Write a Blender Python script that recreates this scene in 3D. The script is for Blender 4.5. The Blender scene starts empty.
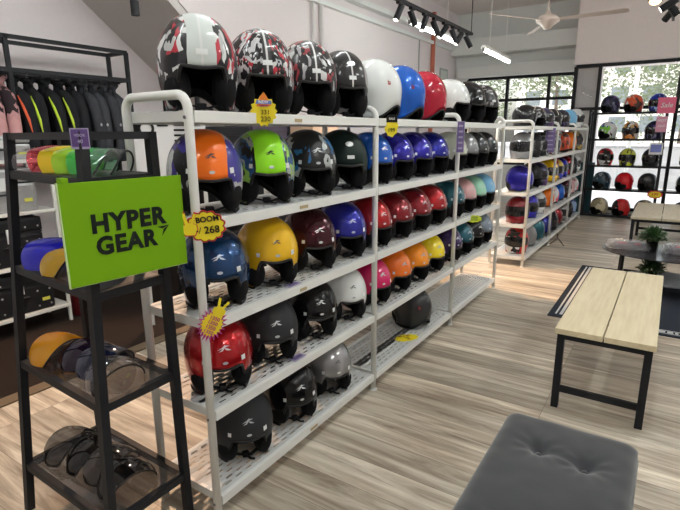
import bpy, bmesh, math, random
from mathutils import Vector, Matrix, noise
random.seed(7)
C = bpy.context.scene.collection
PI = math.pi
def R(a): return math.radians(a)

# ------------------------------------------------------------------ materials
MATS = {}
def nodes(name):
    m = bpy.data.materials.new(name); m.use_nodes = True
    nt = m.node_tree; b = nt.nodes['Principled BSDF']
    return m, nt, b
def mat(name, col, rough=.5, metal=0., coat=0., spec=None, emit=None, es=0., bump=0., bscale=60., var=0.):
    if name in MATS: return MATS[name]
    m, nt, b = nodes(name)
    b.inputs['Base Color'].default_value = (*col, 1)
    b.inputs['Roughness'].default_value = rough
    b.inputs['Metallic'].default_value = metal
    b.inputs['Coat Weight'].default_value = coat
    b.inputs['Coat Roughness'].default_value = .04
    if spec is None and max(col) < .07: spec = .15
    if spec is not None: b.inputs['Specular IOR Level'].default_value = spec
    if emit: b.inputs['Emission Color'].default_value = (*emit, 1); b.inputs['Emission Strength'].default_value = es
    tc = nt.nodes.new('ShaderNodeTexCoord')
    n = nt.nodes.new('ShaderNodeTexNoise'); n.inputs['Scale'].default_value = bscale; n.inputs['Detail'].default_value = 4
    nt.links.new(tc.outputs['Object'], n.inputs['Vector'])
    if bump:
        bp = nt.nodes.new('ShaderNodeBump'); bp.inputs['Strength'].default_value = bump; bp.inputs['Distance'].default_value = .004
        nt.links.new(n.outputs['Fac'], bp.inputs['Height']); nt.links.new(bp.outputs['Normal'], b.inputs['Normal'])
    if var:
        mx = nt.nodes.new('ShaderNodeMix'); mx.data_type = 'RGBA'
        mx.inputs[6].default_value = (*[c*(1-var) for c in col], 1); mx.inputs[7].default_value = (*[min(1, c*(1+var)) for c in col], 1)
        nt.links.new(n.outputs['Fac'], mx.inputs[0]); nt.links.new(mx.outputs[2], b.inputs['Base Color'])
    MATS[name] = m; return m
def paint(name, col, flake=.25, rough=.22):
    """glossy metallic helmet lacquer"""
    if name in MATS: return MATS[name]
    m, nt, b = nodes(name)
    tc = nt.nodes.new('ShaderNodeTexCoord')
    n = nt.nodes.new('ShaderNodeTexNoise'); n.inputs['Scale'].default_value = 900
    nt.links.new(tc.outputs['Object'], n.inputs['Vector'])
    mx = nt.nodes.new('ShaderNodeMix'); mx.data_type = 'RGBA'
    mx.inputs[6].default_value = (*[c*.8 for c in col], 1); mx.inputs[7].default_value = (*[min(1, c*1.2) for c in col], 1)
    nt.links.new(n.outputs['Fac'], mx.inputs[0]); nt.links.new(mx.outputs[2], b.inputs['Base Color'])
    b.inputs['Roughness'].default_value = rough; b.inputs['Metallic'].default_value = flake
    b.inputs['Specular IOR Level'].default_value = .15; b.inputs['Coat Weight'].default_value = (.7 if max(col) > .1 else .35) if rough < .4 else .02; b.inputs['Coat Roughness'].default_value = .03
    MATS[name] = m; return m
def graphic(name, cols, scale=14., fore=None, fw=.06, seed=0., stripe=None, warp=.35):
    """printed helmet graphics: warped cells in several flat colours, a plain forehead panel, an optional centre stripe"""
    if name in MATS: return MATS[name]
    m, nt, b = nodes(name); N = nt.nodes.new; L = nt.links.new
    tc = N('ShaderNodeTexCoord'); mp = N('ShaderNodeMapping'); mp.inputs['Location'].default_value = (seed, seed*.7, seed*.3)
    mp.inputs['Scale'].default_value = (1, 1, .6)
    L(tc.outputs['Object'], mp.inputs['Vector'])
    ns = N('ShaderNodeTexNoise'); ns.inputs['Scale'].default_value = 9; ns.inputs['Detail'].default_value = 3
    L(mp.outputs['Vector'], ns.inputs['Vector'])
    va = N('ShaderNodeVectorMath'); va.operation = 'SCALE'; va.inputs[3].default_value = warp
    L(ns.outputs['Color'], va.inputs[0])
    vb = N('ShaderNodeVectorMath'); vb.operation = 'ADD'; L(mp.outputs['Vector'], vb.inputs[0]); L(va.outputs[0], vb.inputs[1])
    vo = N('ShaderNodeTexVoronoi'); vo.inputs['Scale'].default_value = scale; L(vb.outputs[0], vo.inputs['Vector'])
    sp = N('ShaderNodeSeparateColor'); L(vo.outputs['Color'], sp.inputs[0])
    cr = N('ShaderNodeValToRGB'); cr.color_ramp.interpolation = 'CONSTANT'
    el = cr.color_ramp.elements
    for i, c in enumerate(cols):
        p = i/len(cols)
        e = el[i] if i < 2 else el.new(p)
        e.position = p; e.color = (*c, 1)
    L(sp.outputs[0], cr.inputs[0]); out = cr.outputs[0]
    sx = N('ShaderNodeSeparateXYZ'); L(tc.outputs['Object'], sx.inputs[0])
    ab = N('ShaderNodeMath'); ab.operation = 'ABSOLUTE'; L(sx.outputs['Y'], ab.inputs[0])
    def mask(width, col, front=True):
        nonlocal out
        nz = N('ShaderNodeMath'); nz.operation = 'MULTIPLY_ADD'; nz.inputs[1].default_value = .03 if front else 0; L(ns.outputs['Fac'], nz.inputs[0]); L(ab.outputs[0], nz.inputs[2])
        lt = N('ShaderNodeMath'); lt.operation = 'LESS_THAN'; lt.inputs[1].default_value = width+(.015 if front else 0); L(nz.outputs[0], lt.inputs[0])
        gt = N('ShaderNodeMath'); gt.operation = 'GREATER_THAN'; gt.inputs[1].default_value = -.03 if front else -9; L(sx.outputs['X'], gt.inputs[0])
        mu = N('ShaderNodeMath'); mu.operation = 'MULTIPLY'; L(lt.outputs[0], mu.inputs[0]); L(gt.outputs[0], mu.inputs[1])
        mx = N('ShaderNodeMix'); mx.data_type = 'RGBA'; L(mu.outputs[0], mx.inputs[0]); L(out, mx.inputs[6]); mx.inputs[7].default_value = (*col, 1)
        out = mx.outputs[2]
    if fore: mask(fw, fore)
    if stripe: mask(.004, stripe, False)
    L(out, b.inputs['Base Color'])
    b.inputs['Roughness'].default_value = .35; b.inputs['Specular IOR Level'].default_value = .25; b.inputs['Coat Weight'].default_value = .35; b.inputs['Coat Roughness'].default_value = .04
    MATS[name] = m; return m
def clear(name, col, alpha=.35, rough=.05, fres=.9, dif=.35):
    """thin transparent sheet: tinted see-through plus a glossy reflection"""
    if name in MATS: return MATS[name]
    m = bpy.data.materials.new(name); m.use_nodes = True; nt = m.node_tree; nt.nodes.clear(); N = nt.nodes.new; L = nt.links.new
    o = N('ShaderNodeOutputMaterial'); t = N('ShaderNodeBsdfTransparent'); t.inputs[0].default_value = (*[1-(1-c)*min(1, .15+1.1*alpha) for c in col], 1)
    g = N('ShaderNodeBsdfGlossy'); g.inputs['Roughness'].default_value = rough
    d = N('ShaderNodeBsdfDiffuse'); d.inputs[0].default_value = (*col, 1)
    m1 = N('ShaderNodeMixShader'); m1.inputs[0].default_value = alpha*dif; L(t.outputs[0], m1.inputs[1]); L(d.outputs[0], m1.inputs[2])
    f = N('ShaderNodeLayerWeight'); f.inputs[0].default_value = .5
    pw = N('ShaderNodeMath'); pw.operation = 'POWER'; pw.inputs[1].default_value = 3.5; L(f.outputs['Facing'], pw.inputs[0])
    mu = N('ShaderNodeMath'); mu.operation = 'MULTIPLY_ADD'; mu.inputs[1].default_value = fres*.6; mu.inputs[2].default_value = .06; L(pw.outputs[0], mu.inputs[0])
    m2 = N('ShaderNodeMixShader'); L(mu.outputs[0], m2.inputs[0]); L(m1.outputs[0], m2.inputs[1]); L(g.outputs[0], m2.inputs[2])
    L(m2.outputs[0], o.inputs[0]); MATS[name] = m; return m
def emis(name, col, s):
    if name in MATS: return MATS[name]
    m, nt, b = nodes(name); b.inputs['Base Color'].default_value = (*col, 1)
    b.inputs['Emission Color'].default_value = (*col, 1); b.inputs['Emission Strength'].default_value = s
    MATS[name] = m; return m

WHITE = mat('white_powder_coat', (.80, .81, .78), .35, var=.03, bscale=8)
GALV = mat('grey_plate', (.62, .64, .64), .4)
BLACKM = mat('black_powder_coat', (.012, .013, .016), .5, var=.1, spec=.25)
PADM = mat('black_padding', (.008, .008, .009), .9, spec=.15, bump=.5, bscale=220)
TRIMM = mat('black_rubber_trim', (.012, .012, .013), .5, spec=.3)
STRAPM = mat('black_webbing', (.015, .015, .017), .7, bump=.4, bscale=300)
LABELW = mat('white_sticker', (.75, .78, .78), .4)
LOGOM = mat('silver_decal', (.7, .74, .76), .25, .4)
LOGOD = mat('dark_decal', (.05, .055, .06), .3)
CHROME = mat('silver_stud', (.6, .6, .6), .25, .9)

# ------------------------------------------------------------------ mesh helpers
def obj(name, bm, m, parent=None, smooth=False, mods=None):
    me = bpy.data.meshes.new(name); bm.normal_update(); bm.to_mesh(me); bm.free()
    for x in (m if isinstance(m, (list, tuple)) else [m]): me.materials.append(x)
    if smooth:
        for p in me.polygons: p.use_smooth = True
    o = bpy.data.objects.new(name, me); C.objects.link(o)
    if parent: o.parent = parent
    return o
def tag(o, label=None, cat=None, group=None, kind=None):
    if label: o['label'] = label
    if cat: o['category'] = cat
    if group: o['group'] = group
    if kind: o['kind'] = kind
    return o
def thing(name, label, cat, loc=(0, 0, 0), rz=0, group=None):
    o = bpy.data.objects.new(name, None); C.objects.link(o); o.empty_display_size = .1
    o.location = loc; o.rotation_euler = (0, 0, rz)
    return tag(o, label, cat, group)
def struct(name, bm, m, smooth=False):
    o = obj(name, bm, m, None, smooth); o['kind'] = 'structure'; return o
def copy_tree(o, parent=None):
    c = o.copy(); C.objects.link(c); c.parent = parent
    for ch in list(o.children): copy_tree(ch, c)
    return c
def BM(): return bmesh.new()
def box(bm, x0, x1, y0, y1, z0, z1, bev=0, mi=0):
    vs = [bm.verts.new(p) for p in ((x0,y0,z0),(x1,y0,z0),(x1,y1,z0),(x0,y1,z0),(x0,y0,z1),(x1,y0,z1),(x1,y1,z1),(x0,y1,z1))]
    fs = [bm.faces.new([vs[i] for i in q]) for q in ((3,2,1,0),(4,5,6,7),(0,1,5,4),(1,2,6,5),(2,3,7,6),(3,0,4,7))]
    for f in fs: f.material_index = mi
    if bev:
        es = list({e for f in fs for e in f.edges})
        bmesh.ops.bevel(bm, geom=es, offset=bev, segments=2, affect='EDGES', profile=.6)
    return vs
def mbox(*a, **k):
    bm = BM(); box(bm, *a, **k); return bm
def bar(bm, p, q, w, h=None, up=Vector((0, 0, 1))):
    """rectangular bar from p to q"""
    p, q = Vector(p), Vector(q); h = h or w; d = (q-p).normalized()
    s = d.cross(up)
    if s.length < 1e-3: s = d.cross(Vector((0, 1, 0)))
    s.normalize(); u = s.cross(d)
    vs = []
    for c in (p, q):
        for a, b in ((-1,-1),(1,-1),(1,1),(-1,1)): vs.append(bm.verts.new(c+s*a*w/2+u*b*h/2))
    for f in ((0,3,2,1),(4,5,6,7),(0,1,5,4),(1,2,6,5),(2,3,7,6),(3,0,4,7)): bm.faces.new([vs[i] for i in f])
def tube(bm, pts, r, n=10, closed=False, cap=True, flat=1.):
    pts = [Vector(p) for p in pts]; rings = []; N = len(pts)
    ref = Vector((0, 0, 1)); prev = None
    for i, p in enumerate(pts):
        a = pts[(i-1) % N] if (closed or i > 0) else p; b = pts[(i+1) % N] if (closed or i < N-1) else p
        d = (b-a).normalized()
        if prev is None:
            s = d.cross(ref)
            if s.length < .05: s = d.cross(Vector((0, 1, 0)))
        else: s = prev - d*prev.dot(d)
        s.normalize(); prev = s; u = s.cross(d)
        rr = r[i] if isinstance(r, (list, tuple)) else r
        rings.append([bm.verts.new(p+(s*math.cos(2*PI*k/n)+u*math.sin(2*PI*k/n)*flat)*rr) for k in range(n)])
    M = N if closed else N-1
    for i in range(M):
        A, B = rings[i], rings[(i+1) % N]
        for k in range(n): bm.faces.new((A[k], A[(k+1) % n], B[(k+1) % n], B[k]))
    if cap and not closed: bm.faces.new(rings[0][::-1]); bm.faces.new(rings[-1])
def lathe(bm, prof, n=20, c=(0, 0, 0), sx=1, sy=1):
    rings = []
    for r, z in prof:
        if r < 1e-5: rings.append([bm.verts.new((c[0], c[1], c[2]+z))])
        else: rings.append([bm.verts.new((c[0]+r*sx*math.cos(2*PI*k/n), c[1]+r*sy*math.sin(2*PI*k/n), c[2]+z)) for k in range(n)])
    for A, B in zip(rings, rings[1:]):
        for k in range(n):
            a, b = A[k % len(A)], A[(k+1) % len(A)]; c2, d = B[(k+1) % len(B)], B[k % len(B)]
            f = list(dict.fromkeys([a, b, c2, d]))
            if len(f) > 2: bm.faces.new(f)
def ellipsoid(bm, c, r, n=12, m=8, rot=None):
    mt = Matrix.Translation(c) @ (rot or Matrix()) @ Matrix.Diagonal((*r, 1))
    bmesh.ops.create_uvsphere(bm, u_segments=n, v_segments=m, radius=1, matrix=mt)
def extrude_poly(bm, pts, t, mt=Matrix(), mi=0):
    """pts: 2D outline in local XZ; thickness t along local -Y.. 0"""
    A = [bm.verts.new(mt @ Vector((x, 0, z))) for x, z in pts]; B = [bm.verts.new(mt @ Vector((x, t, z))) for x, z in pts]
    fs = [bm.faces.new(A), bm.faces.new(B[::-1])]
    n = len(pts)
    for i in range(n): fs.append(bm.faces.new((A[(i+1) % n], A[i], B[i], B[(i+1) % n])))
    for f in fs: f.material_index = mi
def text_bm(s, size, bold=0., depth=.001, sx=1., shear=0., font_space=1., line=1.):
    cu = bpy.data.curves.new('lettering', 'FONT'); cu.body = s; cu.size = size; cu.offset = bold; cu.extrude = depth
    cu.align_x = 'CENTER'; cu.align_y = 'CENTER'; cu.shear = shear; cu.space_character = font_space; cu.space_line = line
    cu.resolution_u = 3
    o = bpy.data.objects.new('lettering', cu); C.objects.link(o)
    bpy.context.view_layer.update()
    dg = bpy.context.evaluated_depsgraph_get()
    me = bpy.data.meshes.new_from_object(o.evaluated_get(dg))
    bm = BM(); bm.from_mesh(me); bpy.data.objects.remove(o); bpy.data.meshes.remove(me); bpy.data.curves.remove(cu)
    # text lies in XY facing +Z: stand it up so that it faces -Y, reads along +X, up +Z
    bmesh.ops.transform(bm, matrix=Matrix.Rotation(PI/2, 4, 'X') @ Matrix.Diagonal((sx, 1, 1, 1)), verts=bm.verts)
    return bm

# ------------------------------------------------------------------ helmets
HU, HL, C0, HA, HB = .165, .215, .135, .163, .140
def sm(a, b, x):
    t = max(0, min(1, (x-a)/(b-a))); return t*t*(3-2*t)
def hp(az, phi, k=1., off=0.):
    """point on the helmet shell; az from the front, phi from the crown (radians); k scales, off lifts"""
    s = math.sin(min(phi, PI/2))
    s = s**.92
    if phi > PI/2: s = 1-.17*sm(PI/2, R(138), phi)
    z = math.cos(phi)*(HU if phi < PI/2 else HL)
    a = HA*(1.05 if abs(az) > PI/2 else .97)
    x, y = a*s*math.cos(az), HB*s*math.sin(az)
    v = Vector((x*k, y*k, z*k)); v *= 1+off/.15
    return Vector((v.x, v.y, v.z+C0))
def edge_open(az):
    a = abs(math.degrees(az))
    e = 88+2*math.cos(R(a)*3)+42*sm(27, 50, a)
    e -= 14*sm(120, 180, a)
    return R(e)
def azs():
    out = []; a = -180.
    while a < 180-1e-6:
        out.append(R(a)); b = abs(a)
        a += 3 if 24 <= b <= 54 else 7.5
        if a < -39 and a > -44 and False: pass
    return out
AZ = azs()
def ring_shell(bm, edge, k, off, rows, phi0=0.):
    top = bm.verts.new(hp(0, 0, k, off)) if phi0 == 0 else None; rings = []
    for j in range(1, rows+1):
        rings.append([bm.verts.new(hp(a, phi0+(edge(a)-phi0)*j/rows, k, off)) for a in AZ])
    n = len(AZ)
    if top:
        for i in range(n): bm.faces.new((top, rings[0][i], rings[0][(i+1) % n]))
    for A, B in zip(rings, rings[1:]):
        for i in range(n): bm.faces.new((A[i], B[i], B[(i+1) % n], A[(i+1) % n]))
    return rings[-1]
def patch(bm, az0, az1, ph0, ph1, off=.002, nu=6, nv=4, mi=0, rnd=False):
    g = []
    for j in range(nv+1):
        row = []
        for i in range(nu+1):
            u, v = i/nu, j/nv
            if rnd:                       # squash the square to a disc
                x, y = 2*u-1, 2*v-1; u = .5+.5*x*math.sqrt(1-y*y/2); v = .5+.5*y*math.sqrt(1-x*x/2)
            row.append(bm.verts.new(hp(az0+(az1-az0)*u, ph0+(ph1-ph0)*v, 1, off)))
        g.append(row)
    for j in range(nv):
        for i in range(nu):
            f = bm.faces.new((g[j][i], g[j+1][i], g[j+1][i+1], g[j][i+1])); f.material_index = mi
    return g
def logo(bm, s=1., off=.0025, az=0., ph=R(60)):
    """a winged emblem made of a few slanted strokes on the forehead"""
    strokes = [[(-7,-1.2),(-1,.2),(-.2,1.2),(-2.5,.9)], [(-1.5,.2),(6.5,1.8),(2,2.6),(-1,1.8)], [(-.5,1.2),(1.6,3.3),(1.9,1.5)],
               [(-3.6,-2.0),(-1.6,-1.9),(1,.8),(-.4,.8)], [(.6,.6),(4.2,-.4),(7.2,-2.2),(4.6,-1.9),(2.2,-1.4)], [(-5.5,-2.8),(-3.6,-1.3),(-1.8,-.8),(-2.6,-1.9)]]
    for st in strokes:
        vs = [bm.verts.new(hp(az+R(x*1.7*s), ph-R(y*1.6*s), 1, off)) for x, y in st]
        try:
            f = bm.faces.new(vs)
        except ValueError: pass
def open_mesh():
    bm = BM(); a = ring_shell(bm, edge_open, 1, 0, 15); b = ring_shell(bm, edge_open, .955, 0, 15)
    n = len(a)
    for i in range(n): bm.faces.new((a[i], b[i], b[(i+1) % n], a[(i+1) % n]))
    bmesh.ops.recalc_face_normals(bm, faces=bm.faces); return bm
def mesh_of(bm, name, mats, smooth=True):
    me = bpy.data.meshes.new(name); bm.normal_update(); bm.to_mesh(me); bm.free()
    for m in mats: me.materials.append(m)
    if smooth:
        for p in me.polygons: p.use_smooth = True
    return me
def build_open_meshes():
    D = {}
    D['shell'] = mesh_of(open_mesh(), 'shell', [WHITE])
    bm = BM(); a = ring_shell(bm, lambda z: edge_open(z)+R(.5), .95, 0, 10); b = ring_shell(bm, lambda z: edge_open(z)-R(3), .80, 0, 9)
    n = len(a)
    for i in range(n): bm.faces.new((a[i], b[i], b[(i+1) % n], a[(i+1) % n]))
    D['liner'] = mesh_of(bm, 'liner', [PADM])
    bm = BM(); tube(bm, [hp(a, edge_open(a)+R(.6), .985) for a in AZ], .0062, 6, closed=True)
    D['edge_trim'] = mesh_of(bm, 'edge_trim', [TRIMM])
    for s, nm in ((1, 'pad_left'), (-1, 'pad_right')):
        bm = BM(); rot = Matrix.Rotation(R(-12*s), 4, 'Z')
        ellipsoid(bm, (.062, .080*s, .072), (.070, .043, .070), 16, 12, rot)
        ellipsoid(bm, (.020, .088*s, .050), (.075, .030, .048), 12, 8, rot)
        D[nm] = mesh_of(bm, 'cheek_pad', [PADM])
    bm = BM()
    tube(bm, [(.03, .085, .05), (.07, .06, .02), (.09, .02, .012), (.085, -.01, .014), (.07, -.055, .022), (.03, -.085, .05)], .009, 6, flat=.3)
    box(bm, .072, .098, -.018, .012, .006, .026, .003)
    tube(bm, [(.09, .0, .014), (.115, .012, .010), (.12, .03, .008)], .007, 6, flat=.35)
    D['chin_strap'] = mesh_of(bm, 'chin_strap', [STRAPM])
    bm = BM(); logo(bm); D['emblem'] = mesh_of(bm, 'emblem', [LOGOM])
    bm = BM(); logo(bm, .8, az=R(0), ph=R(60)); D['emblem_dark'] = mesh_of(bm, 'emblem', [LOGOD])
    bm = BM(); patch(bm, R(-37), R(-31), R(76), R(82), .0018, 3, 2); D['sticker_a'] = mesh_of(bm, 'sticker', [LABELW])
    bm = BM(); patch(bm, R(29), R(37), R(76), R(83), .0018, 3, 2); D['sticker_b'] = mesh_of(bm, 'sticker', [LABELW])
    bm = BM(); patch(bm, R(-4), R(5), R(78), R(82), .0018, 6, 4, rnd=True); D['sticker_c'] = mesh_of(bm, 'sticker', [LOGOM])
    bm = BM(); patch(bm, R(-8), R(8), R(72), R(78), .0018, 6, 3); D['name_plate'] = mesh_of(bm, 'name_plate', [LABELW])
    bm = BM(); patch(bm, R(-11), R(11), R(46), R(56), .002, 8, 5, rnd=True); D['badge'] = mesh_of(bm, 'badge', [LOGOM])
    # brow peak
    bm = BM(); rows = []
    for j, (dp, o) in enumerate(((58, .002), (64, .006), (70, .010), (76, .014))):
        rows.append([bm.verts.new(hp(R(a), R(dp), 1, o)) for a in range(-48, 49, 6)])
    for A, B in zip(rows, rows[1:]):
        for i in range(len(A)-1): bm.faces.new((A[i], B[i], B[i+1], A[i+1]))
    D['brow_band'] = mesh_of(bm, 'brow_band', [TRIMM])
    bm = BM()
    for s in (1, -1):
        c = hp(R(82*s), R(84), 1, .002)
        bmesh.ops.create_cone(bm, cap_ends=True, segments=10, radius1=.009, radius2=.006, depth=.006, matrix=Matrix.Translation(c) @ Matrix.Rotation(PI/2, 4, 'X'))
    D['visor_stud'] = mesh_of(bm, 'visor_stud', [CHROME])
    # open face side letter badge
    bm = BM()
    for x0, x1, y0, y1 in ((0, 1.5, 0, 8), (1.5, 4, 5.5, 8), (4, 5.5, 2, 8), (1.5, 3.5, 2.2, 4)):
        patch(bm, R(148+x0), R(148+x1), R(78+y0), R(78+y1), .002, 2, 2)
    D['mark'] = mesh_of(bm, 'side_mark', [mat('red_mark', (.35, .02, .03), .4)])
    # ---- full face
    def edge_full(az): return R(130-8*sm(120, 180, abs(math.degrees(az)))-6*(1-sm(0, 40, abs(math.degrees(az)))))
    def fp(az, phi, k=1., off=0.):
        p = hp(az, phi, k, off); d = abs(math.degrees(az))
        ch = sm(R(98), R(112), phi)*(1-sm(15, 75, d))
        p.x += .035*ch*k; return p
    bm = BM(); top = bm.verts.new(fp(0, 0)); rings = []
    rows = 18
    for j in range(1, rows+1): rings.append([bm.verts.new(fp(a, edge_full(a)*j/rows)) for a in AZ])
    n = len(AZ)
    for i in range(n): bm.faces.new((top, rings[0][i], rings[0][(i+1) % n]))
    for A, B in zip(rings, rings[1:]):
        for i in range(n): bm.faces.new((A[i], B[i], B[(i+1) % n], A[(i+1) % n]))
    D['full_shell'] = mesh_of(bm, 'shell', [WHITE])
    bm = BM(); g = []
    for j in range(7):
        v = j/6
        g.append([bm.verts.new(fp(R(a), R(66+36*v - (4*(abs(a)/72)**2 if j == 6 else 0) + (7*(abs(a)/72)**3 if j == 0 else 0)), 1, .005)) for a in range(-72, 73, 8)])
    for A, B in zip(g, g[1:]):
        for i in range(len(A)-1): bm.faces.new((A[i], B[i], B[i+1], A[i+1]))
    D['full_visor'] = mesh_of(bm, 'visor', [mat('dark_visor', (.008, .008, .01), .06, coat=1)])
    bm = BM(); tube(bm, [fp(a, edge_full(a)+R(.5), .98) for a in AZ], .0065, 6, closed=True)
    bb = [bm.verts.new(fp(a, edge_full(a)-R(3), .93)) for a in AZ]; bm.faces.new(bb[::-1])
    D['full_trim'] = mesh_of(bm, 'neck_trim', [TRIMM])
    bm = BM()
    for s in (1, -1):
        g2 = [[bm.verts.new(fp(R(s*(8+i*5)), R(110+j*3), 1, .002)) for i in range(4)] for j in range(3)]
        for A, B in zip(g2, g2[1:]):
            for i in range(3): bm.faces.new((A[i], B[i], B[i+1], A[i+1]))
        g2 = [[bm.verts.new(fp(R(s*(10+i*4)), R(24+j*5), 1, .006 if 0 < j < 3 else .001)) for i in range(4)] for j in range(4)]
        for A, B in zip(g2, g2[1:]):
            for i in range(3): bm.faces.new((A[i], B[i], B[i+1], A[i+1]))
    D['full_vent'] = mesh_of(bm, 'vent', [TRIMM])
    # open flipped chin bar / peak for modular and motocross lids
    bm = BM(); g = []
    for j, (ph, o) in enumerate(((40, .004), (50, .022), (58, .045), (66, .075))):
        g.append([bm.verts.new(hp(R(a), R(ph), 1, o*(1-(abs(a)/60)**2*.5))) for a in range(-42, 43, 7)])
    for A, B in zip(g, g[1:]):
        for i in range(len(A)-1): bm.faces.new((A[i], B[i], B[i+1], A[i+1]))
    bm.normal_update(); bmesh.ops.solidify(bm, geom=bm.faces[:], thickness=.004)
    D['peak'] = mesh_of(bm, 'peak', [TRIMM])
    return D
HM = build_open_meshes()
def part(key, parent, m=None, name=None):
    me = HM[key]
    o = bpy.data.objects.new(name or me.name, me); C.objects.link(o); o.parent = parent
    if m:
        o.material_slots[0].link = 'OBJECT'; o.material_slots[0].material = m
    return o
def helmet(loc, yaw, m, label, group, style='open', detail=2, sc=1., deco='logo', tilt=5., lift=0., hs=1.):
    t = thing('open_face_helmet' if style == 'open' else 'full_face_helmet', label, 'helmet', (loc[0], loc[1], loc[2]+lift), R(yaw), group)
    t.scale = (sc, sc, sc*hs); t.rotation_euler = (0, R(tilt), R(yaw)); t.location.z += .075*math.sin(R(tilt))
    if style == 'open':
        part('shell', t, m); part('liner', t); part('edge_trim', t)
        part('pad_left', t); part('pad_right', t)
        if detail > 1: part('chin_strap', t)
        if deco in ('logo', 'dark'):
            part('emblem' if deco == 'logo' else 'emblem_dark', t)
            if detail > 1: part('sticker_a', t); part('sticker_b', t); part('sticker_c', t)
        elif deco == 'plate': part('badge', t); part('name_plate', t)
        elif deco == 'brow': part('name_plate', t)
        elif deco == 'side': part('mark', t); part('visor_stud', t)
    else:
        part('full_shell', t, m); part('full_visor', t); part('full_trim', t)
        if detail > 1: part('full_vent', t)
        if deco == 'peak': part('peak', t, m)
    return t

# ------------------------------------------------------------------ racks
def rack_shelf(y0, y1, z, x0, x1):
    """perforated plate with turned-down front, back and side rims; top face at z"""
    bm = BM(); L = y1-y0; W = x1-x0; m = .018
    rows = 11; pitch = (W-.05)/rows; sw = .0095; cell = .062
    nc = int((L-.06)/cell); c0 = y0+(L-nc*cell)/2
    def q(xa, xb, ya, yb):
        bm.faces.new([bm.verts.new(p) for p in ((xa, ya, z), (xb, ya, z), (xb, yb, z), (xa, yb, z))])
    xa = x0
    for r in range(rows):
        xc = x0+.025+pitch*(r+.5)
        q(xa, xc-sw/2, y0, y1)
        off = cell/2 if r % 2 else 0
        ya = y0
        for k in range(nc-(1 if r % 2 else 0)):
            s = c0+off+k*cell+.014
            q(xc-sw/2, xc+sw/2, ya, s); ya = s+.034
        q(xc-sw/2, xc+sw/2, ya, y1); xa = xc+sw/2
    q(xa, x1, y0, y1)
    return bm
def rack(name, label, ys, x0, x1, levels, top_extra=.07, r=.0165):
    root = thing(name, label, 'display rack', ((x0+x1)/2, ys[0], 0))
    ox, oy = root.location.x, root.location.y
    X0, X1 = x0-ox, x1-ox
    for y in ys:
        y = y-oy; zt = levels[0]+top_extra-r; rr = .05; pts = [(X1-r, y, 0.012), (X1-r, y, zt-rr)]
        for k in range(1, 7): a = PI/2*k/6; pts.append((X1-r-rr+rr*math.cos(a), y, zt-rr+rr*math.sin(a)))
        for k in range(0, 7): a = PI/2+PI/2*k/6; pts.append((X0+r+rr+rr*math.cos(a), y, zt-rr+rr*math.sin(a)))
        pts.append((X0+r, y, .012))
        bm = BM(); tube(bm, pts, r, 12)
        f = obj('end_frame', bm, WHITE, root, True)
        for x in (X1-r, X0+r):
            bm = BM(); lathe(bm, [(0, 0), (.024, 0), (.024, .006), (.012, .014), (0, .014)], 14, (x, y, 0))
            obj('foot', bm, mat('clear_foot', (.75, .76, .75), .3), f, True)
        for z in levels:
            bm = BM(); bmesh.ops.create_cone(bm, cap_ends=True, segments=8, radius1=.006, radius2=.006, depth=.004, matrix=Matrix.Translation((X1-r, y-r-.001, z-.022)) @ Matrix.Rotation(PI/2, 4, 'X'))
            obj('bolt', bm, mat('bolt_steel', (.25, .25, .26), .4, .8), f)
    first = {}
    for i in range(len(ys)-1):
        for z in levels:
            a, b = ys[i]-oy+r*.9, ys[i+1]-oy-r*.9
            bm = rack_shelf(a, b, z, X0+.004, X1-.004)
            bmesh.ops.remove_doubles(bm, verts=bm.verts, dist=1e-5); bmesh.ops.recalc_face_normals(bm, faces=bm.faces); bm.normal_update(); bmesh.ops.solidify(bm, geom=bm.faces[:], thickness=.002)
            p = obj('shelf', bm, GALV, root)
            bm = BM(); box(bm, X1-.022, X1-.002, a, b, z-.040, z+.001, .003); obj('front_beam', bm, WHITE, p)
            bm = BM(); box(bm, X0+.002, X0+.022, a, b, z-.040, z+.001, .003); obj('rear_beam', bm, WHITE, p)
            for ya, yb in ((a, a+.016), (b-.016, b)): obj('side_rail', mbox(X0+.022, X1-.022, ya, yb, z-.036, z+.0005, bev=.002), WHITE, p)
    return root
LV = [1.63, 1.25, .868, .495, .109]
XF, XR = -1.372, -1.745
rack('helmet_rack', 'long white metal rack of helmets nearest the camera, with three bays', [1.19, 2.485, 3.775, 4.985], XR, XF, LV)
LV2 = [1.62, 1.25, .868, .495, .109]
rack('helmet_rack', 'farther white metal rack of mixed helmets near the window wall', [5.97, 7.42, 8.83, 10.15], -1.745, -1.325, LV2)

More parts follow.
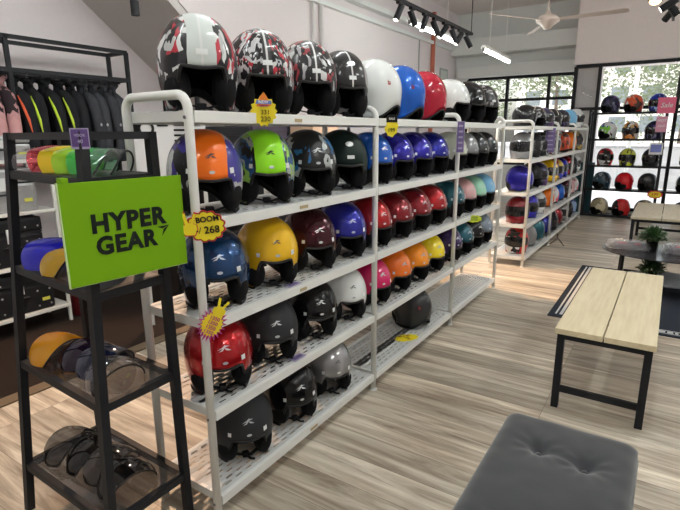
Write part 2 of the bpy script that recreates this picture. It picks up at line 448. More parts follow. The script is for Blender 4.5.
# ---- colours
P = {
 'orange': paint('orange_lacquer', (.80, .17, .01), .1), 'yellow': paint('yellow_lacquer', (.86, .50, .012), .05), 'red': paint('red_lacquer', (.42, .008, .012), .55),
 'dkred': paint('dark_red_lacquer', (.22, .006, .012), .55), 'maroon': paint('maroon_lacquer', (.05, .008, .014), .55), 'blue': paint('blue_lacquer', (.010, .014, .30), .55),
 'metblue': paint('metallic_blue_lacquer', (.006, .045, .14), .6), 'navy': paint('navy_lacquer', (.008, .010, .05), .55), 'violet': paint('violet_blue_lacquer', (.02, .015, .32), .55),
 'brightblue': paint('bright_blue_lacquer', (.005, .10, .50), .2), 'teal': paint('teal_lacquer', (.008, .10, .14), .4), 'pink': paint('magenta_lacquer', (.62, .012, .12), .1),
 'rose': paint('pale_pink_lacquer', (.62, .36, .36), .1), 'mint': paint('mint_lacquer', (.30, .62, .45), .1), 'sky': paint('light_blue_lacquer', (.18, .45, .72), .1),
 'slate': paint('slate_blue_lacquer', (.20, .26, .32), .3), 'amber': paint('amber_lacquer', (.85, .28, .008), .1), 'lemon': paint('lemon_lacquer', (.85, .68, .01), .05),
 'white': paint('white_lacquer', (.74, .77, .76), 0., .2), 'silver': paint('silver_lacquer', (.34, .34, .35), .6), 'pearl': paint('pearl_lacquer', (.60, .63, .52), .1),
 'grey': paint('grey_lacquer', (.25, .26, .27), .3), 'dkgrey': paint('dark_grey_lacquer', (.045, .047, .05), .4), 'matte': paint('matte_charcoal', (.030, .031, .034), .0, .5),
 'black': paint('black_lacquer', (.006, .006, .007), .0), 'mblack': paint('matte_black', (.014, .015, .016), 0., .5), 'dkgreen': paint('dark_green_satin', (.010, .020, .017), .1, .4),
 'purple': paint('purple_lacquer', (.05, .025, .12), .55), 'redflat': paint('bright_red_lacquer', (.60, .012, .02), .05),
 'crimson': paint('crimson_lacquer', (.40, .01, .03), .0),
}
bk, wh, rd = (.012, .012, .014), (.68, .70, .70), (.45, .03, .05)
G1 = graphic('flower_print_white', [bk, wh, (.03, .03, .035), bk, wh, rd, bk, (.5, .52, .52)], 44, (.60, .66, .64), .046, 1.2, (.7, .72, .72), .12)
G2 = graphic('flower_print_dark', [bk, bk, (.55, .56, .58), bk, rd, bk, bk, (.5, .5, .52), wh], 46, (.035, .036, .04), .018, 2.2, (.65, .66, .66))
G3 = graphic('mono_print_dark', [bk, (.4, .4, .42), bk, (.3, .05, .06), wh, bk], 46, (.03, .03, .032), .018, 5.1, (.65, .66, .66), .12)
G4 = graphic('black_white_stripe', [bk, bk, (.03, .03, .032), bk, bk, (.4, .4, .41)], 9, (.014, .014, .015), .08, 3.3, (.6, .6, .6))
G5 = graphic('orange_purple_print', [(.04, .03, .25), wh, bk, (.04, .03, .25), (.5, .5, .52)], 14, (.90, .17, .008), .062, 4.4)
G6 = graphic('green_flame_print', [(.02, .06, .2), bk, (.3, .55, .1), (.4, .42, .42), (.02, .08, .22)], 26, (.32, .85, .02), .062, 6.4)
G7 = graphic('black_silver_blue_print', [bk, bk, (.45, .48, .48), bk, (.03, .16, .38), bk], 20, (.015, .016, .018), .03, 7.7)
G8 = graphic('white_black_print', [wh, bk, wh, (.3, .3, .32)], 9, wh, .05, 8.1)
G9 = graphic('black_white_fleck', [bk, bk, bk, (.35, .35, .36)], 20, None, .05, 9.9)
GA = graphic('gold_black_print', [(.35, .24, .06), bk, (.3, .2, .1), (.55, .4, .12), bk], 12, None, .05, 11.)
GB = graphic('red_white_black_print', [(.55, .02, .02), wh, bk, (.55, .02, .02)], 9, None, .05, 12.)
GC = graphic('blue_red_print', [(.02, .04, .4), (.5, .03, .03), (.6, .45, .05), (.02, .04, .4)], 10, None, .05, 13.)
GD = graphic('cream_black_print', [(.62, .55, .38), bk, (.62, .55, .38), (.3, .26, .16)], 9, None, .05, 14.)
GE = graphic('yellow_green_print', [(.6, .7, .03), bk, (.5, .6, .02), (.05, .05, .05), (.65, .65, .1)], 14, None, .05, 15.)
GF = graphic('green_blue_print', [(.2, .6, .05), (.02, .06, .3), (.2, .6, .05), wh, bk], 9, None, .05, 16.)
GG = graphic('orange_skull_print', [wh, (.7, .25, .04), bk, wh, (.6, .35, .1)], 13, None, .05, 17.)
GH = graphic('navy_violet_print', [(.01, .012, .04), (.05, .03, .15), (.01, .01, .02), (.12, .12, .2)], 12, None, .05, 18.)
GI = graphic('blue_white_print', [(.01, .03, .35), (.3, .45, .7), (.01, .03, .35), (.01, .02, .2)], 8, None, .05, 19.)
GJ = graphic('orange_white_print', [(.60, .08, .02), (.5, .06, .02), wh, (.08, .04, .03)], 9, None, .05, 20.)
GK = graphic('yellow_dark_print', [(.02, .03, .03), (.04, .05, .05), (.35, .4, .02), (.02, .02, .02)], 9, None, .05, 21.)
GL = graphic('pink_white_print', [(.65, .2, .2), wh, (.65, .1, .15), wh], 8, None, .05, 22.)
GM = graphic('purple_black_print', [(.06, .02, .09), bk, (.02, .02, .05), bk], 9, None, .05, 23.)
GN = graphic('teal_dark_print', [(.02, .06, .09), (.03, .09, .13), (.3, .35, .38), (.01, .02, .03)], 12, None, .05, 24.)

XH = -1.545
def row(y, lvl, m, yaw, label, grp, **k):
    x = k.pop('x', XH)
    return helmet((x, y, LV[lvl]+.0045), yaw, m, label, grp, **k)
g = 'helmets on the nearest white rack'
# near rack, top level
row(1.385, 0, G1, -36, 'white and black floral open-face helmet, first on the top shelf', g, deco='brow', sc=1.05, hs=1.08)
row(1.725, 0, G2, -36, 'dark floral print helmet with red spots, second on the top shelf', g, deco='brow', sc=1.05, hs=1.08)
row(2.06, 0, G3, -36, 'black and white print helmet, third on the top shelf', g, deco='brow', sc=1.05, hs=1.08)
row(2.365, 0, G4, -34, 'matte black helmet with white centre stripe, fourth on the top shelf', g, deco='plate', sc=1.03, hs=1.08)
row(2.74, 0, P['white'], 178, 'plain white helmet turned to show its back, top shelf', g, deco='side', sc=1.08, hs=1.04)
row(3.09, 0, P['brightblue'], 172, 'plain bright blue helmet turned backwards, top shelf', g, deco='side', sc=1.08, hs=1.04)
row(3.46, 0, P['crimson'], 170, 'plain crimson helmet turned backwards, top shelf', g, deco='side', sc=1.08, hs=1.04)
row(3.93, 0, P['white'], -22, 'white helmet with a black opening on the top shelf, right of the crimson one', g, deco='logo', sc=1.06)
row(4.32, 0, P['black'], -28, 'black helmet on the top shelf beside the white open one', g, deco='brow', sc=1.1)
row(4.69, 0, G9, -28, 'black flecked helmet, last on the top shelf of the nearest rack', g, deco='brow', sc=1.1)
# second level
row(1.385, 1, G5, -34, 'orange helmet with purple and white sides on the second shelf', g, deco='dark', sc=1.04, hs=1.0)
row(1.715, 1, G6, -34, 'lime green patterned helmet beside the orange one', g, deco='dark', sc=1.04, hs=1.0)
row(2.05, 1, G7, -34, 'black helmet with silver and blue shards on the second shelf', g, deco='logo', sc=1.04, hs=1.0)
row(2.365, 1, P['dkgreen'], -38, 'dark green satin helmet left of the second post', g, deco='plate', sc=1.04)
for y, mm, l in ((2.665, 'brightblue', 'bright blue helmet just right of the second post, second shelf'), (2.96, 'violet', 'violet blue helmet, second shelf, next to the bright blue one'),
                 (3.26, 'violet', 'violet blue helmet, middle one of the three on the second shelf'), (3.56, 'blue', 'deep blue helmet left of the third post, second shelf')):
    row(y, 1, P[mm], -22, l, g)
for y, mm, l in ((3.95, 'pearl', 'pearl greenish white helmet right of the third post'), (4.24, 'grey', 'light grey helmet beside the pearl white one'),
                 (4.52, 'dkgrey', 'dark grey glossy helmet on the second shelf of the third bay'), (4.80, 'dkgrey', 'dark grey helmet at the far end of the second shelf')):
    row(y, 1, P[mm], -20, l, g)
# third level
for y, mm, l, yw in ((1.40, 'metblue', 'metallic blue helmet, first on the third shelf, under the price tag', -36), (1.725, 'yellow', 'yellow helmet on the third shelf beside the metallic blue one', -32),
                 (2.05, 'maroon', 'very dark maroon helmet right of the yellow one', -32), (2.355, 'blue', 'royal blue helmet left of the second post, third shelf', -32)):
    row(y, 2, P[mm], yw, l, g, deco='dark' if mm == 'yellow' else 'logo', sc=1.03)
for y, mm, l in ((2.665, 'red', 'red helmet just right of the second post, third shelf'), (2.965, 'dkred', 'dark red helmet, second of the four reds'),
                 (3.265, 'dkred', 'dark red helmet, third of the four reds'), (3.565, 'red', 'red helmet, last of the four reds, left of the third post'),
                 (3.96, 'teal', 'teal helmet beside the last red one'), (4.25, 'rose', 'pale pink helmet right of the teal one'), (4.53, 'mint', 'mint green helmet between pink and light blue'), (4.80, 'sky', 'light blue helmet at the far end of the third shelf')):
    row(y, 2, P[mm], -22, l, g)
# fourth level
for y, mm, l, yw in ((1.39, 'red', 'glossy red helmet, first on the fourth shelf, below the starburst tag', -34), (1.71, 'matte', 'charcoal helmet right of the glossy red one', -34),
                 (2.05, 'black', 'black helmet with white stickers on the fourth shelf', -32), (2.36, 'white', 'silvery white helmet left of the second post', -32)):
    row(y, 3, P[mm], yw, l, g, deco='dark' if mm == 'white' else 'logo', sc=1.03)
for y, mm, l in ((2.665, 'pink', 'magenta pink helmet right of the second post'), (2.965, 'orange', 'orange helmet right of the magenta one'),
                 (3.265, 'amber', 'amber yellow helmet between orange and lemon ones'), (3.565, 'lemon', 'lemon yellow helmet left of the third post'),
                 (3.95, 'purple', 'dark purple helmet right of the third post, fourth shelf'), (4.24, 'teal', 'teal blue helmet beside the dark purple one, fourth shelf'), (4.53, 'black', 'black helmet left of the slate blue one'), (4.80, 'slate', 'slate blue helmet at the far end of the fourth shelf')):
    row(y, 3, P[mm], -22, l, g)
# bottom level
row(1.50, 4, P['matte'], -34, 'matte charcoal helmet, first on the bottom shelf', g, sc=1.03)
row(1.85, 4, P['black'], -28, 'glossy black helmet with stickers on the bottom shelf', g, sc=1.03)
row(2.19, 4, P['silver'], -30, 'silver grey helmet on the bottom shelf', g, deco='dark', sc=1.03)
row(3.37, 4, P['dkgrey'], 162, 'dark grey helmet alone on the bottom shelf, turned away', g, deco='side', sc=1.0)

# far rack
g2 = 'mixed helmets on the farther white rack'
def row2(y, lvl, m, yaw, label, style='full', deco='none', sc=1.08, x=XH, **k):
    sc *= .90; return helmet((x+.04, y, LV2[lvl]+.0045), yaw, m, label, g2, style=style, deco=deco, detail=1, sc=sc, **k)
row2(6.22, 0, P['black'], -60, 'black full-face helmet, first on top of the farther rack', sc=1.1, hs=.78)
row2(6.72, 0, G9, -50, 'black flecked helmet, second on top of the farther rack', 'open', sc=1.05, hs=.82)
row2(7.20, 0, GM, -40, 'black and plum helmet, third on top of the farther rack', sc=1.05, hs=.82)
row2(7.72, 0, G4, -40, 'black helmet with pale marks, fourth on top of the farther rack', sc=1.05, hs=.85)
row2(8.35, 0, GH, -40, 'bronze dark helmet before the light blue one, farther rack top', sc=1.05, hs=.88)
row2(9.0, 0, P['sky'], 150, 'light blue helmet on top of the farther rack', 'open', 'none', 1.08, hs=.95)
row2(9.75, 0, G8, -60, 'black and white helmet at the end of the farther rack top', sc=1.15)
row2(6.20, 1, P['grey'], -75, 'grey full-face helmet, first on the second shelf of the farther rack', sc=1.1)
row2(6.62, 1, P['mblack'], -60, 'matte black helmet beside the grey full-face one', sc=1.1)
row2(7.10, 1, G9, -50, 'black speckled helmet left of the second post of the farther rack', sc=1.1)
row2(7.75, 1, G3, -40, 'black and silver printed helmet on the second shelf of the farther rack', sc=1.1)
row2(8.5, 1, GJ, 150, 'orange red helmet facing away on the farther rack, second shelf', sc=1.15)
row2(9.15, 1, P['orange'], 150, 'plain orange helmet right of the orange red one on the farther rack', sc=1.1)
row2(9.75, 1, GA, -40, 'gold and black helmet at the far end of the second shelf', sc=1.15)
row2(6.24, 2, P['violet'], 170, 'deep blue helmet, first on the third shelf of the farther rack', 'open', 'none', 1.1)
row2(6.68, 2, P['mblack'], -40, 'matte black helmet right of the deep blue one on the farther rack', 'open')
row2(7.10, 2, GM, -40, 'dark purple helmet on the third shelf of the farther rack')
row2(7.75, 2, P['yellow'], -40, 'yellow helmet on the third shelf of the farther rack', sc=1.1)
row2(8.2, 2, GC, -40, 'blue and red print helmet beside the yellow one, farther rack')
row2(8.58, 2, P['blue'], -40, 'blue helmet left of the third post, farther rack')
row2(9.1, 2, P['dkred'], -40, 'dark red helmet on the third shelf of the farther rack')
row2(9.50, 2, P['black'], -40, 'black helmet between the dark red and the white and black ones')
row2(9.88, 2, G8, -50, 'white and black helmet at the far end of the third shelf')
row2(6.22, 3, P['dkred'], -75, 'maroon full-face helmet with dark visor on the fourth shelf', sc=1.12)
row2(6.68, 3, P['violet'], -50, 'violet full-face helmet right of the maroon one', sc=1.1)
row2(7.12, 3, G8, -50, 'black helmet with white bands on the fourth shelf', sc=1.1)
row2(7.7, 3, P['orange'], 160, 'orange helmet on the fourth shelf of the farther rack', sc=1.05)
row2(8.08, 3, GL, 150, 'pink and white helmet on the fourth shelf of the farther rack', sc=1.05)
row2(8.52, 3, P['brightblue'], 160, 'bright blue helmet on the fourth shelf of the farther rack', sc=1.05)
row2(9.1, 3, P['maroon'], -40, 'dark maroon helmet on the fourth shelf of the farther rack')
row2(9.48, 3, P['rose'], 160, 'pale pink helmet on the fourth shelf of the farther rack')
row2(9.86, 3, GL, 160, 'pink patterned helmet at the far end of the fourth shelf')
row2(6.30, 4, GB, -80, 'red, white and black helmet, first on the bottom shelf of the farther rack', deco='peak', sc=1.12)
row2(6.72, 4, P['grey'], 170, 'grey helmet behind the red and black one, bottom shelf', sc=1.05)
row2(7.15, 4, P['teal'], 165, 'teal helmet on the bottom shelf of the farther rack', sc=1.15)
row2(7.68, 4, P['blue'], 165, 'blue helmet beside the second post, bottom shelf of the farther rack', sc=1.05)
row2(8.12, 4, P['black'], -40, 'black helmet on the bottom shelf of the farther rack')
row2(8.52, 4, P['dkred'], 165, 'dark red helmet on the bottom shelf, left of the third post')
row2(9.08, 4, P['silver'], -50, 'silver helmet on the bottom shelf right of the third post')
row2(9.50, 4, P['black'], -50, 'black helmet beside the silver one, bottom shelf')
row2(9.88, 4, GI, 160, 'blue and white helmet at the far end of the bottom shelf')

# ---- low items of a second rack row behind the nearest rack (seen through its gaps)
rack('helmet_rack', 'white metal rack standing back to back behind the nearest helmet rack', [2.42, 3.72, 4.95], -2.16, -1.79, [1.25, .868, .495], .03)
def rowb(y, z, m, yaw, label):
    return helmet((-1.975, y, z+.0045), yaw, m, label, 'helmets on the rack behind', detail=1, deco='none')
rowb(2.62, 1.25, P['purple'], 200, 'purple helmet seen behind the dark green one')
rowb(3.15, 1.25, P['dkgrey'], 200, 'dark grey helmet behind the violet blue ones')
rowb(2.65, .868, P['black'], 190, 'black helmet seen behind the royal blue one')
rowb(3.2, .868, P['red'], 190, 'red helmet behind the row of reds')
rowb(2.7, .495, P['grey'], 190, 'grey helmet behind the magenta one')

# ------------------------------------------------------------------ tags on the racks
YEL = mat('tag_yellow', (.90, .74, .02), .45); RED = mat('tag_red', (.62, .03, .04), .45); BLK = mat('ink_black', (.01, .01, .01), .5)
MAG = mat('tag_magenta', (.42, .02, .22), .5); PUR = mat('tag_purple', (.13, .09, .24), .6); PNK = mat('tag_pink', (.75, .14, .25), .45)
OFFW = mat('tag_white', (.8, .8, .8), .5); LIL = mat('tag_lilac', (.36, .33, .48), .6); BLU = mat('tag_blue', (.12, .22, .6), .5); ORG = mat('tag_orange', (.85, .25, .03), .5)
TAN = mat('tan_label', (.45, .36, .2), .6)
def star(n, r0, r1, sx=1, sy=1, ph=0):
    return [((r0 if i % 2 else r1)*math.cos(PI*i/n+ph)*sx, (r0 if i % 2 else r1)*math.sin(PI*i/n+ph)*sy) for i in range(2*n)]
def cloud(n, rx, ry, amp, m=8):
    out = []
    for i in range(n*m):
        a = 2*PI*i/(n*m); k = 1+amp*abs(math.sin(n*a/2)); out.append((rx*k*math.cos(a), ry*k*math.sin(a)))
    return out
def card(root, name, pts, m, d, t=.0015):
    bm = BM(); extrude_poly(bm, pts, t, Matrix.Translation((0, d, 0)))
    bmesh.ops.recalc_face_normals(bm, faces=bm.faces)
    return obj(name, bm, m, root)
def hand(s=1, dx=0, dz=0):
    """two raised fingers and a folded fist"""
    p = [(-.6,-1),(.5,-1),(.8,-.3),(.7,.3),(.35,.35),(.75,1.5),(.45,1.65),(.05,.5),(-.25,.5),(-.55,1.7),(-.9,1.6),(-.6,.3),(-.95,.1),(-.95,-.5)]
    return [(x*s+dx, z*s+dz) for x, z in p]
def put_text(root, s, size, m, x, z, d, bold=0., sx=1., name='lettering', rot=0, **k):
    bm = text_bm(s, size, bold, .0006, sx, **k)
    o = obj(name, bm, m, root); o.location = (x, d, z); o.rotation_euler = (0, R(rot), 0); return o
# the tag faces local -Y; yaw turns it towards the aisle
def tagroot(label, loc, yaw, name='price_tag', cat='price tag'): return thing(name, label, cat, loc, R(yaw))
t = tagroot('yellow cloud shaped price tag reading BOOM 268 on the first post', (-1.352, 1.20, 1.235), 44)
card(t, 'red_border', cloud(13, .062, .052, .13), RED, .0015); card(t, 'black_line', cloud(13, .058, .048, .13), BLK, .0005); card(t, 'yellow_face', cloud(13, .056, .046, .13), YEL, -.001)
card(t, 'hand_outline', hand(.033, -.053, .0), RED, -.002); card(t, 'hand', hand(.029, -.053, .0), YEL, -.0035)
put_text(t, 'BOOM', .027, BLK, .006, .026, -.005, .0009, sx=1.0, rot=-6); put_text(t, '268', .036, BLK, .020, -.012, -.005, .0006, rot=-4)
put_text(t, '-/', .030, BLK, -.026, -.014, -.005, .0003)
t = tagroot('magenta and yellow starburst tag leaning on the first post, above the red helmet', (-1.352, 1.195, .868), 44)
t.rotation_euler = (0, R(28), R(44)); t.scale = (1.2, 1, 1.2)
card(t, 'magenta_rays', star(22, .036, .054, .80, 1.15), MAG, .001); card(t, 'yellow_burst', star(20, .028, .035, .95, 1.25), YEL, -.001)
card(t, 'hand', hand(.022, .004, .052), YEL, -.002); 
for i in range(4): put_text(t, '1350', .016, MAG, 0, .022-.016*i, -.0035, .0002)
t = tagroot('yellow starburst price tag reading 230 standing on the top beam', (-1.352, 1.53, 1.637), 42)
card(t, 'burst', star(14, .047, .056, .95, 1.05), YEL, 0); card(t, 'orange_cap', [(-.028, .018), (.03, .02), (.012, .058), (.002, .072), (-.01, .058)], ORG, -.002); card(t, 'word_strip', [(-.03, .028), (.032, .026), (.03, .040), (-.026, .042)], BLU, -.004)
put_text(t, 'NEW', .016, OFFW, 0, .034, -.0055, .0004); put_text(t, 'ARRIVAL', .009, MAG, .002, .020, -.0045, .0003)
put_text(t, '331', .024, BLK, .006, -.004, -.0025, .0001); put_text(t, '230', .026, BLK, .006, -.030, -.0025, .0001)
t = tagroot('small yellow tag with a black cap under the white helmet', (-1.352, 2.60, 1.590), 38)
card(t, 'face', star(9, .043, .048, .85, 1.3), YEL, 0); card(t, 'black_cap', [(-.03, .02), (.034, .02), (.034, .045), (.02, .062), (-.02, .062), (-.03, .045)], BLK, -.002)
put_text(t, '199', .028, BLK, .0, -.022, -.0025, .0004); put_text(t, 'SALE', .016, OFFW, .002, .04, -.0045, .0003)
t = tagroot('small lime yellow tag hanging from the beam in front of the teal helmets', (-1.352, 4.14, .84), 35)
card(t, 'face', cloud(9, .06, .028, .15), mat('tag_lime', (.65, .75, .03), .5), 0)
for i in range(2): put_text(t, 'OFFER', .022, mat('tag_ink_green', (.1, .25, .05), .5), 0, .012-.02*i, -.002, .0002)
# tag lying on the bottom shelf
t = thing('price_tag', 'yellow price tag lying flat on the bottom shelf by the dark grey helmet', 'price tag', (-1.455, 3.09, .1125), R(70)); t.rotation_euler = (R(-90), 0, R(60))
card(t, 'face', cloud(10, .085, .05, .14), YEL, 0)
for i, s in enumerate(('BOOM', '169', '99')): put_text(t, s, .03, mat('tag_ink_brown', (.35, .2, .02), .5), 0, .03-.03*i, -.002, .0003)
# purple hanging strips
def strip(label, loc, yaw, w, h, nl=5):
    t = tagroot(label, loc, yaw, 'hanging_sign', 'sign')
    card(t, 'panel', [(-w/2, -h/2), (w/2, -h/2), (w/2, h/2), (-w/2, h/2)], PUR, 0)
    card(t, 'pale_edge', [(-w/2-.004, -h/2-.004), (w/2+.004, -h/2-.004), (w/2+.004, h/2+.004), (-w/2-.004, h/2+.004)], LIL, .002)
    for i in range(nl):
        z = h/2-(i+.7)*h/(nl+.4); bm = BM(); box(bm, -w*.32, w*.32, -.0018, -.0006, z-.008, z+.006)
        obj('pale_bar', bm, LIL, t)
    return t
strip('purple vertical sign hanging at the third post', (-1.352, 3.72, 1.52), 35, .05, .22)
strip('purple vertical sign hanging on the farther rack', (-1.35, 7.0, 1.45), 25, .11, .30)
def flat_label(y, z, w=.06, m=TAN, label='', h=.014):
    bm = BM(); box(bm, -.0005, .0015, -w/2, w/2, -h/2, h/2)
    o = obj('shelf_label', bm, m); o.location = (-1.3728, y, z); tag(o, label, 'shelf label', 'labels stuck to the shelf beams')
for y, z, w, mm, l in ((1.775, 1.607, .05, TAN, 'small tan label on the top beam of the first bay'), (1.80, 1.23, .06, TAN, 'small tan label on the second beam of the first bay'),
                       (1.78, .845, .05, TAN, 'small tan label on the third beam of the first bay'), (1.84, .088, .06, TAN, 'small tan label on the bottom beam of the first bay')):
    flat_label(y, z, w, mm, l)
for y, z, l in ((1.76, .4998, 'purple price label lying on the fourth shelf near the black helmet'), (1.74, .8728, 'purple price label lying on the third shelf by the maroon helmet')):
    bm = BM(); box(bm, -.022, .022, -.045, .045, 0, .0015); box(bm, -.012, .012, -.032, .032, .0015, .0022, mi=1)
    o = obj('price_label', bm, [LIL, PUR]); o.location = (-1.405, y, z); tag(o, l, 'price label', 'price labels lying on shelves')

# ------------------------------------------------------------------ black visor stand
S = thing('visor_stand', 'black metal visor stand with four shelves left of the nearest rack', 'display stand', (-1.8, 1.0, 0))
so = Vector((-1.8, 1.0, 0))
def sp_(x, y, z): return Vector((x, y, z))-so
SZ = [1.42, 1.055, .665, .215]
top = {'F': (-1.505, .875), 'R': (-1.505, 1.118), 'L': (-2.12, .95), 'B': (-2.12, 1.15)}
bot = {'F': (-1.51, .80), 'R': (-1.51, 1.138), 'L': (-2.12, .80), 'B': (-2.12, 1.15)}
def sxy(k, z):
    t = 1-z/1.55; return tuple(top[k][i]+(bot[k][i]-top[k][i])*t for i in range(2))
for k in 'FRLB':
    bm = BM(); bar(bm, sp_(*bot[k], 0), sp_(*top[k], 1.562), .030, .030, Vector((1, 0, 0))); obj('post', bm, BLACKM, S)
for a, b in (('L', 'F'), ('F', 'R'), ('R', 'B'), ('B', 'L')):
    bm = BM(); bar(bm, sp_(*sxy(a, 1.55), 1.55), sp_(*sxy(b, 1.55), 1.55), .024); obj('top_rail', bm, BLACKM, S)
SMOKE = clear('smoked_acrylic', (.10, .10, .11), .35)
for i, z in enumerate(SZ):
    c = {k: sxy(k, z) for k in 'FRLB'}
    bm = BM(); vs = [bm.verts.new(sp_(*c[k], z-.004)) for k in 'LFRB']; bm.faces.new(vs); bm.normal_update(); bmesh.ops.solidify(bm, geom=bm.faces[:], thickness=-.006)
    sh = obj('shelf_sheet', bm, SMOKE if i > 1 else mat('dark_shelf_sheet', (.06, .06, .065), .35), S)
    bm = BM()
    for a, b in (('L', 'F'), ('F', 'R'), ('R', 'B'), ('B', 'L')): bar(bm, sp_(*c[a], z-.012), sp_(*c[b], z-.012), .024, .030)
    obj('shelf_frame', bm, BLACKM, sh)
# visor shields
def shield(r, h, a0, m, label, loc, yaw, roll=0, pitch=0, sag=.25, stickers=True, lip=None):
    t = thing('helmet_visor', label, 'visor', loc, R(yaw), 'spare visors on the black stand')
    t.rotation_euler = (R(roll), R(pitch), R(yaw))
    bm = BM(); n = 18; k = 6; g = []
    zb = r*math.sin(R(a0))
    for j in range(k+1):
        v = j/k; w = []
        for i in range(n+1):
            a = R(a0+(180-2*a0)*i/n); tt = abs(2*i/n-1)
            x = (v-.5)*h*(1-.45*tt**3); rr = r*(1-.10*(2*v-1)**2)
            w.append(bm.verts.new((x, rr*math.cos(a), (rr*math.sin(a)-r*.9*math.sin(R(a0))+.004))))
        g.append(w)
    for A, B in zip(g, g[1:]):
        for i in range(n): bm.faces.new((A[i], B[i], B[i+1], A[i+1]))
    e1 = [v.co.copy() for v in g[0]]; e2 = [v.co.copy() for v in g[-1]]
    obj('shield', bm, m, t, True)
    lm = lip or BLACKM
    bm = BM(); tube(bm, e2, .0035, 6); obj('edge_lip', bm, lm, t, True)
    if stickers:
        for i, mm in ((4, mat('lime_sticker', (.45, .75, .05), .5)), (6, LABELW)):
            p = e2[i]*.75+e1[i]*.25; a = R(a0+(180-2*a0)*i/n)
            bm = BM(); u = Vector((0, -math.sin(a), math.cos(a))); nn = Vector((0, math.cos(a), math.sin(a)))
            q = p+nn*.003
            bm.faces.new([bm.verts.new(q+Vector((dx, 0, 0))+u*du) for dx, du in ((-.006, -.010), (.006, -.010), (.006, .010), (-.006, .010))])
            obj('sticker', bm, mm, t)
    return t
V = {'clear': clear('visor_clear', (.80, .82, .85), .10, fres=1.), 'red': clear('visor_red', (.70, .03, .06), .6, dif=.6), 'yel': clear('visor_yellow', (.98, .88, .02), .6, dif=.7), 'lime': clear('visor_lime', (.5, .95, .05), .6, dif=.6),
     'green': clear('visor_green', (.05, .75, .25), .5, dif=.4), 'blue': clear('visor_blue', (.02, .02, .55), .9, dif=.7), 'gold': clear('visor_gold', (.85, .50, .03), .8, dif=.6), 'smoke': clear('visor_smoke', (.03, .03, .035), .55),
     'dark': clear('visor_dark', (.012, .012, .015), .8), 'irid': clear('visor_iridium', (.95, .42, .01), .85, dif=.6), 'dblue': clear('visor_dark_blue', (.01, .03, .12), .7), 'purp': clear('visor_purple', (.03, .015, .06), .75)}
def sz(i): return SZ[i]+.0015
vis = [  # bottom shelf
 (.115, .15, 14, 'dark', 'black smoked visor at the front corner of the bottom shelf', (-1.64, .965, sz(3)), -8),
 (.118, .15, 14, 'smoke', 'brown smoked visor with a lime sticker behind the front one, bottom shelf', (-1.77, .985, sz(3)), 12),
 (.112, .14, 12, 'dark', 'dark visor in the middle of the bottom shelf of the stand', (-1.88, .975, sz(3)), -6),
 (.118, .15, 10, 'smoke', 'long smoked visor at the left end of the bottom shelf', (-2.02, .965, sz(3)), 6),
 # third
 (.110, .14, 14, 'clear', 'clear visor with a black edge at the front of the third shelf', (-1.63, .96, sz(2)), -6),
 (.112, .15, 14, 'dblue', 'dark blue visor on the third shelf near the rack', (-1.745, 1.0, sz(2)), 14),
 (.108, .14, 12, 'purp', 'dark purple visor in the middle of the third shelf', (-1.865, 1.0, sz(2)), 10),
 (.112, .16, 10, 'irid', 'orange and yellow mirrored visor at the left of the third shelf', (-2.01, .965, sz(2)), 4),
 # second
 (.118, .17, 8, 'blue', 'blue mirrored visor left of the green sign', (-1.99, .99, sz(1)), 20),
 (.100, .13, 10, 'gold', 'gold mirrored visor beside the blue one, left of the green sign', (-1.84, .96, sz(1)), 10),
 (.100, .13, 16, 'dblue', 'dark visor mostly behind the green sign', (-1.68, .98, sz(1)), 0),
 # top
 (.105, .12, 14, 'clear', 'clear bent visor at the left end of the top shelf', (-2.035, 1.0, sz(0)), 30),
 (.112, .14, 12, 'red', 'red transparent visor on the top shelf', (-1.925, 1.005, sz(0)), 38),
 (.112, .14, 12, 'yel', 'yellow transparent visor in front of the red one', (-1.825, .995, sz(0)), 36),
 (.108, .13, 12, 'lime', 'lime transparent visor on the top shelf between yellow and green', (-1.735, .99, sz(0)), 34),
 (.106, .13, 12, 'green', 'green transparent visor right of the purple card', (-1.655, .995, sz(0)), 34),
 (.104, .12, 12, 'clear', 'clear visor at the right end of the top shelf', (-1.60, 1.02, sz(0)), 36),
]
for r, h, a0, mm, lb, loc, yw in vis: shield(r, h, a0, V[mm], lb, loc, yw, stickers=(loc[2] < 1))
# purple card on the stand top
t = tagroot('small purple and white card clipped to the top rail of the visor stand', (-1.492, .862, 1.538), 55, 'price_card', 'price card'); t.scale = (.85, 1, .85)
card(t, 'panel', [(-.030, -.032), (.030, -.032), (.030, .040), (-.030, .040)], LIL, 0); card(t, 'purple_face', [(-.027, -.024), (.027, -.024), (.027, .036), (-.027, .036)], mat('deep_purple', (.10, .05, .20), .45), -.001)
put_text(t, 'VISOR', .013, LIL, 0, .015, -.003, .0003); put_text(t, '40', .018, LIL, 0, -.006, -.003, .0003)

# green sign
LIME = mat('lime_green_board', (.17, .38, .002), .6, bump=.03, bscale=4, spec=.2)
a = Vector((-1.450, .755, 0)); b = Vector((-1.404, 1.150, 0)); d = (b-a); W = d.length; yaw = math.atan2(d.y, d.x)
t = thing('sign_board', 'lime green sign board with bold black lettering hung on the visor stand', 'sign', ((a.x+b.x)/2, (a.y+b.y)/2, 1.262), yaw)
bm = BM(); box(bm, -W/2, W/2, 0, .010, -.155, .155, .0015); obj('board', bm, LIME, t)
bm = BM(); box(bm, -W/2-.001, W/2+.001, .003, .011, -.157, -.155); box(bm, -W/2-.0025, -W/2, .001, .011, -.157, .157); obj('pale_edge', bm, mat('pale_green_edge', (.55, .7, .35), .5), t)
bm = BM(); box(bm, -W/2+.01, -W/2+.03, -.001, .03, .155, .17); box(bm, W/2-.06, W/2-.04, -.001, .06, .140, .15); obj('hook', bm, LIME, t)
INK = mat('sign_ink', (.008, .012, .010), .5)
